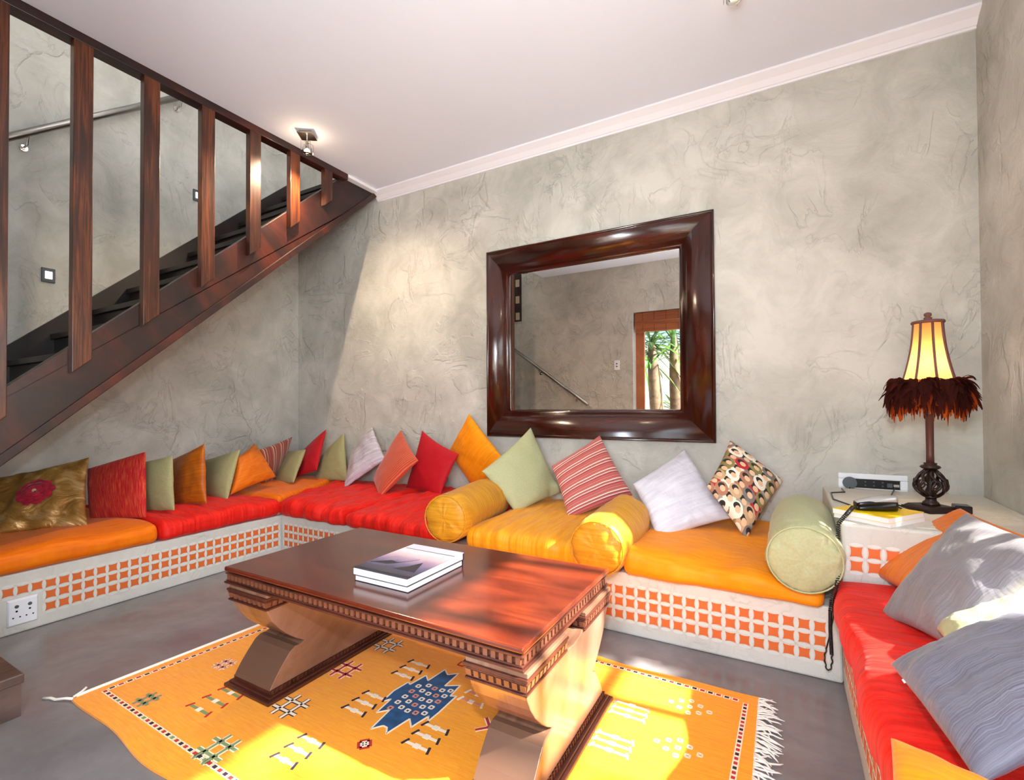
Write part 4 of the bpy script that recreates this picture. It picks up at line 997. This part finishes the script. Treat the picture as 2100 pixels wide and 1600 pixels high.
def phprof(lo, hi, wd, name, m):
    mb = MB(); n = 12; K = 10
    for i in range(n+1):
        t_ = i/n; l = -.066+.132*t_; a, h = lo(t_), hi(t_); endf = math.sin(math.pi*min(1, max(0, .06+.88*t_)))**.35
        for j in range(K):
            th = 2*math.pi*j/K; cs_, sn = math.cos(th), math.sin(th)
            cs_ = math.copysign(abs(cs_)**.6, cs_); sn = math.copysign(abs(sn)**.6, sn)
            mb.v.append(pc + axp*l + sdp*cs_*wd*endf + Vector((0, 0, (a+h)/2 + sn*(h-a)/2)))
    for i in range(n):
        for j in range(K): q = (j+1) % K; mb.f.append((i*K+j, i*K+q, i*K+K+q, i*K+K+j))
    mb.f.append(tuple(range(K))[::-1]); mb.f.append(tuple(n*K+j for j in range(K)))
    return mb.build(name, m, ph, smooth=True)
phprof(lambda t_: 0.0005, lambda t_: .016+.022*t_**1.2+.004*math.sin(3.1*t_), .030, 'phone_base', M['black'])
phprof(lambda t_: .014+.018*t_**1.2, lambda t_: .026+.034*math.sin(min(1, .25+t_*.9)*math.pi*.62)*(.55+.45*t_), .027, 'handset', M['silverplastic'])
phprof(lambda t_: .013+.016*t_, lambda t_: .020+.026*math.sin(.5+2*t_)*.9, .0285, 'handset_grip', M['black'])
# coiled cord hanging down beside the plinth
def coil(mb, pts, rad, turns, wr_, n=9):
    P = [Vector(p) for p in pts]; ls = [0]
    for i in range(1, len(P)): ls.append(ls[-1]+(P[i]-P[i-1]).length)
    tot = ls[-1]; out = []; N = int(turns*n)
    for i in range(N+1):
        s_ = tot*i/N; k = max(j for j in range(len(P)-1) if ls[j] <= s_+1e-9); f = (s_-ls[k])/max(1e-6, ls[k+1]-ls[k])
        c = P[k].lerp(P[k+1], f); d_ = (P[k+1]-P[k]).normalized(); a = d_.cross(Vector((.3, 1, .1))).normalized(); b_ = d_.cross(a); th = 2*math.pi*i/n
        out.append(c + (a*math.cos(th)+b_*math.sin(th))*rad)
    mb.tube(out, wr_, 5)
mb = MB()
coil(mb, [(.226, 2.165, .622), (.20, 2.10, .606), (.172, 2.068, .575), (.170, 2.062, .50), (.168, 2.03, .455), (.166, 1.985, .42), (.156, 1.965, .385), (.142, 1.965, .335), (.138, 1.975, .29)], .006, 58, .0017)
coil(mb, [(.138, 1.975, .29), (.139, 2.0, .22), (.142, 2.02, .16), (.144, 2.03, .12)], .0048, 40, .0017)
coil(mb, [(.1445, 2.03, .12), (.145, 2.032, .09), (.140, 2.033, .068), (.133, 2.03, .060), (.126, 2.03, .075), (.122, 2.03, .105), (.129, 2.03, .14)], .0016, 6, .0026)
mb.tube([(.129, 2.03, .14), (.137, 2.03, .18), (.150, 2.03, .25), (.152, 2.01, .31), (.158, 1.99, .36)], .0022, 6)
tag(mb.build('coiled_phone_cord', M['black'], smooth=True), 'black coiled telephone cord hanging down beside the sage bolster', 'cord')
mb = MB(); mb.tube([(.37, 2.24, .622), (.40, 2.33, .600), (.42, 2.40, .584), (.45, 2.46, .579), (.47, 2.43, .579)], .003, 7); mb.tube([(.39, 2.36, .590), (.40, 2.42, .600), (.43, 2.40, .592), (.46, 2.42, .580), (.42, 2.46, .579), (.37, 2.5, .579), (.48, B-.02, .585)], .003, 7)
tag(mb.build('loose_cable', M['black'], smooth=True), 'loose loop of black cable between the telephone and the lamp foot', 'cable')
ad = MB().box((.585, 2.47, .576), (.635, 2.53, .606)).build('power_adapter', M['black'], bevel=.004); tag(ad, 'small black power adapter behind the lamp foot', 'adapter')

# ------------------------------------------------------------------ table lamp with feather-trimmed shade
LX, LY, LZ = .517, 2.50, .576
lp = empty('table_lamp', (LX, LY, LZ), 'bronze table lamp with glowing bell shade and dark feather fringe on the plinth', 'lamp')
ca, sa = math.cos(.55), math.sin(.55)
def rotsq(h, z): return [(LX+(ca*a-sa*b_)*h, LY+(sa*a+ca*b_)*h, z) for a, b_ in ((-1, -1), (1, -1), (1, 1), (-1, 1))]
MB().hexa(rotsq(.068, LZ)+rotsq(.066, LZ+.012)).hexa(rotsq(.062, LZ+.012)+rotsq(.050, LZ+.022)).build('base', M['iron'], lp, bevel=.002)
MB().lathe([(.030, LZ+.022), (.026, LZ+.032), (.018, LZ+.040), (.018, LZ+.050), (.030, LZ+.056), (.012, LZ+.060), (.012, .738), (.026, .742), (.034, .748), (.030, .754), (.020, .758), (.022, .765)], (LX, LY, 0), 20).build('stem_base', M['iron'], lp, smooth=True)
for k in range(8):   # openwork vase of curled bars
    a = 2*math.pi*k/8; d_ = Vector((math.cos(a), math.sin(a), 0)); tn = Vector((-d_.y, d_.x, 0))
    pts = [Vector((LX, LY, .632+.106*i/12)) + d_*(.016+.036*math.sin(math.pi*(i/12)**.8)) + tn*.006*math.sin(i*1.1) for i in range(13)]
    sub = MB(); sub.tube(pts, .0055, 7); q = pts[6]; sub.tube([q + tn*(.011*math.cos(x*.7)) + Vector((0, 0, .016*math.sin(x*.7))) for x in range(10)], .003, 6)
    sub.build('vase_bar', M['iron'], lp, smooth=True)
MB().lathe([(.0135, .762), (.0125, .80), (.0135, .955), (.017, .958), (.017, .966), (.012, .97), (.012, 1.10)], (LX, LY, 0), 16).build('column', M['redbronze'], lp, smooth=True)
def sr(z):  # shade radius: bell curve
    t_ = (1.330-z)/(1.330-1.035); return .046+.010*t_+.046*t_**2.0
for k in range(8):
    a0, a1 = 2*math.pi*(k+.12)/8, 2*math.pi*(k+1.12)/8; mb = MB(); nA, nZ = 4, 12
    for i in range(nZ+1):
        z = 1.330-(1.330-1.035)*i/nZ; r_ = sr(z)
        for j in range(nA+1):
            a = a0+(a1-a0)*j/nA; rr_ = r_*(math.cos((a1-a0)/2)/math.cos(a-(a0+a1)/2))*1.02
            mb.v.append(Vector((LX+rr_*math.cos(a), LY+rr_*math.sin(a), z)))
    for i in range(nZ):
        for j in range(nA): q = i*(nA+1)+j; mb.f.append((q, q+1, q+nA+2, q+nA+1))
    mb.build('shade_panel', M['shade'], lp, (0, 0, 1), smooth=True)
    MB().tube([(LX+(sr(z)+.001)*math.cos(a0), LY+(sr(z)+.001)*math.sin(a0), z) for z in [1.330-.295*i/10 for i in range(11)]], .0042, 6).build('rib_braid', M['braid'], lp, smooth=True)
MB().tube([(LX+.048*math.cos(6.283*i/32), LY+.048*math.sin(6.283*i/32), 1.330) for i in range(32)], .0065, 7, closed=True).build('top_braid', M['braid'], lp, smooth=True)
MB().tube([(LX-.05, LY, 1.326), (LX+.05, LY, 1.326)], .002, 6).tube([(LX, LY-.05, 1.326), (LX, LY+.05, 1.326)], .002, 6).build('spider', M['iron'], lp)
MB().lathe([(.004, 1.326), (.012, 1.338), (.014, 1.348), (.008, 1.352), (.013, 1.358), (.012, 1.366), (.004, 1.370)], (LX, LY, 0), 12).build('finial', M['braid'], lp, smooth=True)
MB().lathe([(.004, 1.10), (.014, 1.11), (.024, 1.14), (.024, 1.165), (.013, 1.185), (.003, 1.192)], (LX, LY, 0), 14).build('light_bulb', M['bulb'], lp, smooth=True)
lb = light('lamp_bulb_light', 'POINT', (LX, LY, 1.15), 24, (1.0, .68, .36), shadow_soft_size=.028); lb.parent = lp; lb.location = (0, 0, 1.15-LZ)
rnd = random.Random(21)
for key, mname, cnt in (('feather_fringe', 'feather', 1000), ('feather_tips', 'feather2', 260)):
    mb = MB(); dn = mname != 'feather'
    for i in range(cnt):
        a = rnd.uniform(0, 6.283); z0 = 1.100-.055*rnd.random(); r_ = .080+.025*rnd.random()
        base = Vector((LX+r_*math.cos(a), LY+r_*math.sin(a), z0)); a2 = a+rnd.uniform(-1.1, 1.1); el = rnd.uniform(-1.5, -.5) if dn else rnd.uniform(-.6, .75)
        d0 = Vector((math.cos(a2)*math.cos(el), math.sin(a2)*math.cos(el), math.sin(el)))
        ln = rnd.uniform(.05, .085) if dn else rnd.uniform(.055, .09); wd = rnd.uniform(.013, .024); k = len(mb.v); n = 7
        side = d0.cross(Vector((0, 0, 1))).normalized(); tw0 = rnd.uniform(-.8, .8); curl = rnd.uniform(.5, 1.5)
        for q in range(n+1):
            t_ = q/n
            p = base + d0*ln*(t_-.42*curl*t_*t_) + Vector((0, 0, -ln*.85*curl*t_*t_)); w_ = wd*.5*math.sin(math.pi*(.10+.84*t_))**.75
            ang = tw0+t_*1.0; up_ = side.cross(d0); tw = side*math.cos(ang) + up_*math.sin(ang)
            mb.v += [p-tw*w_, p+up_*w_*.25, p+tw*w_]
        for q in range(n):
            x = k+3*q; mb.f += [(x, x+1, x+4, x+3), (x+1, x+2, x+5, x+4)]
    tag(mb.build(key, M[mname], lp, smooth=True), kind='stuff')

# ------------------------------------------------------------------ ceiling spots
def spot(x, y, label, rot=.6):
    s = empty('ceiling_spotlight', (x, y, CZ), label, 'ceiling light', 'small glass ceiling spotlights')
    ca, sa = math.cos(rot), math.sin(rot); q = lambda h, z: [(x+(ca*a-sa*b_)*h, y+(sa*a+ca*b_)*h, z) for a, b_ in ((-1, -1), (1, -1), (1, 1), (-1, 1))]
    MB().hexa(q(.040, CZ-.016)+q(.040, CZ)).build('ceiling_plate', M['chrome'], s, bevel=.002)
    MB().hexa(q(.050, CZ-.021)+q(.050, CZ-.016)).build('plate_rim', M['steel'], s)
    MB().tube([(x, y, CZ-.02), (x, y, CZ-.062)], .006, 10).build('stem', M['chrome'], s)
    mb = MB()
    for a, b_ in ((-1, -1), (1, -1), (1, 1), (-1, 1)):
        px_, py_ = x+(ca*a-sa*b_)*.030, y+(sa*a+ca*b_)*.030; mb.tube([(x, y, CZ-.060), (px_, py_, CZ-.062), (px_, py_, CZ-.128)], .0018, 6)
    mb.build('wire_cage', M['chrome'], s)
    MB().lathe([(.031, CZ-.132), (.031, CZ-.128), (.029, CZ-.10), (.0285, CZ-.10), (.0285, CZ-.128), (.02, CZ-.1315)], (x, y, 0), 18).build('glass_cup', M['glass'], s, smooth=True)
    MB().lathe([(.010, CZ-.064), (.012, CZ-.085), (.007, CZ-.10), (.006, CZ-.103)], (x, y, 0), 12).build('lamp_holder', M['chrome'], s, smooth=True)
    MB().lathe([(.006, CZ-.104), (.016, CZ-.112), (.018, CZ-.122), (.006, CZ-.127)], (x, y, 0), 14).build('light_bulb', M['bulb'], s, smooth=True)
    return s
def spotlamp(s, x, y, e):
    l = light('spot_bulb_light', 'SPOT', (0, 0, -.133), e, (1.0, .76, .52), shadow_soft_size=.012, spot_size=math.radians(165), spot_blend=.5)
    l.parent = s
    l2 = light('spot_glow_light', 'POINT', (0.0, 0.0, -.115), e*.10, (1.0, .72, .48), shadow_soft_size=.02); l2.parent = s
SX1, SY1 = -2.725, 2.09
spotlamp(spot(SX1, SY1, 'small square chrome and glass ceiling spotlight beside the top of the stair'), SX1, SY1, 90)
SX2, SY2 = -.153, 2.178
spotlamp(spot(SX2, SY2, 'ceiling spotlight just cut by the top edge of the picture'), SX2, SY2, 12)
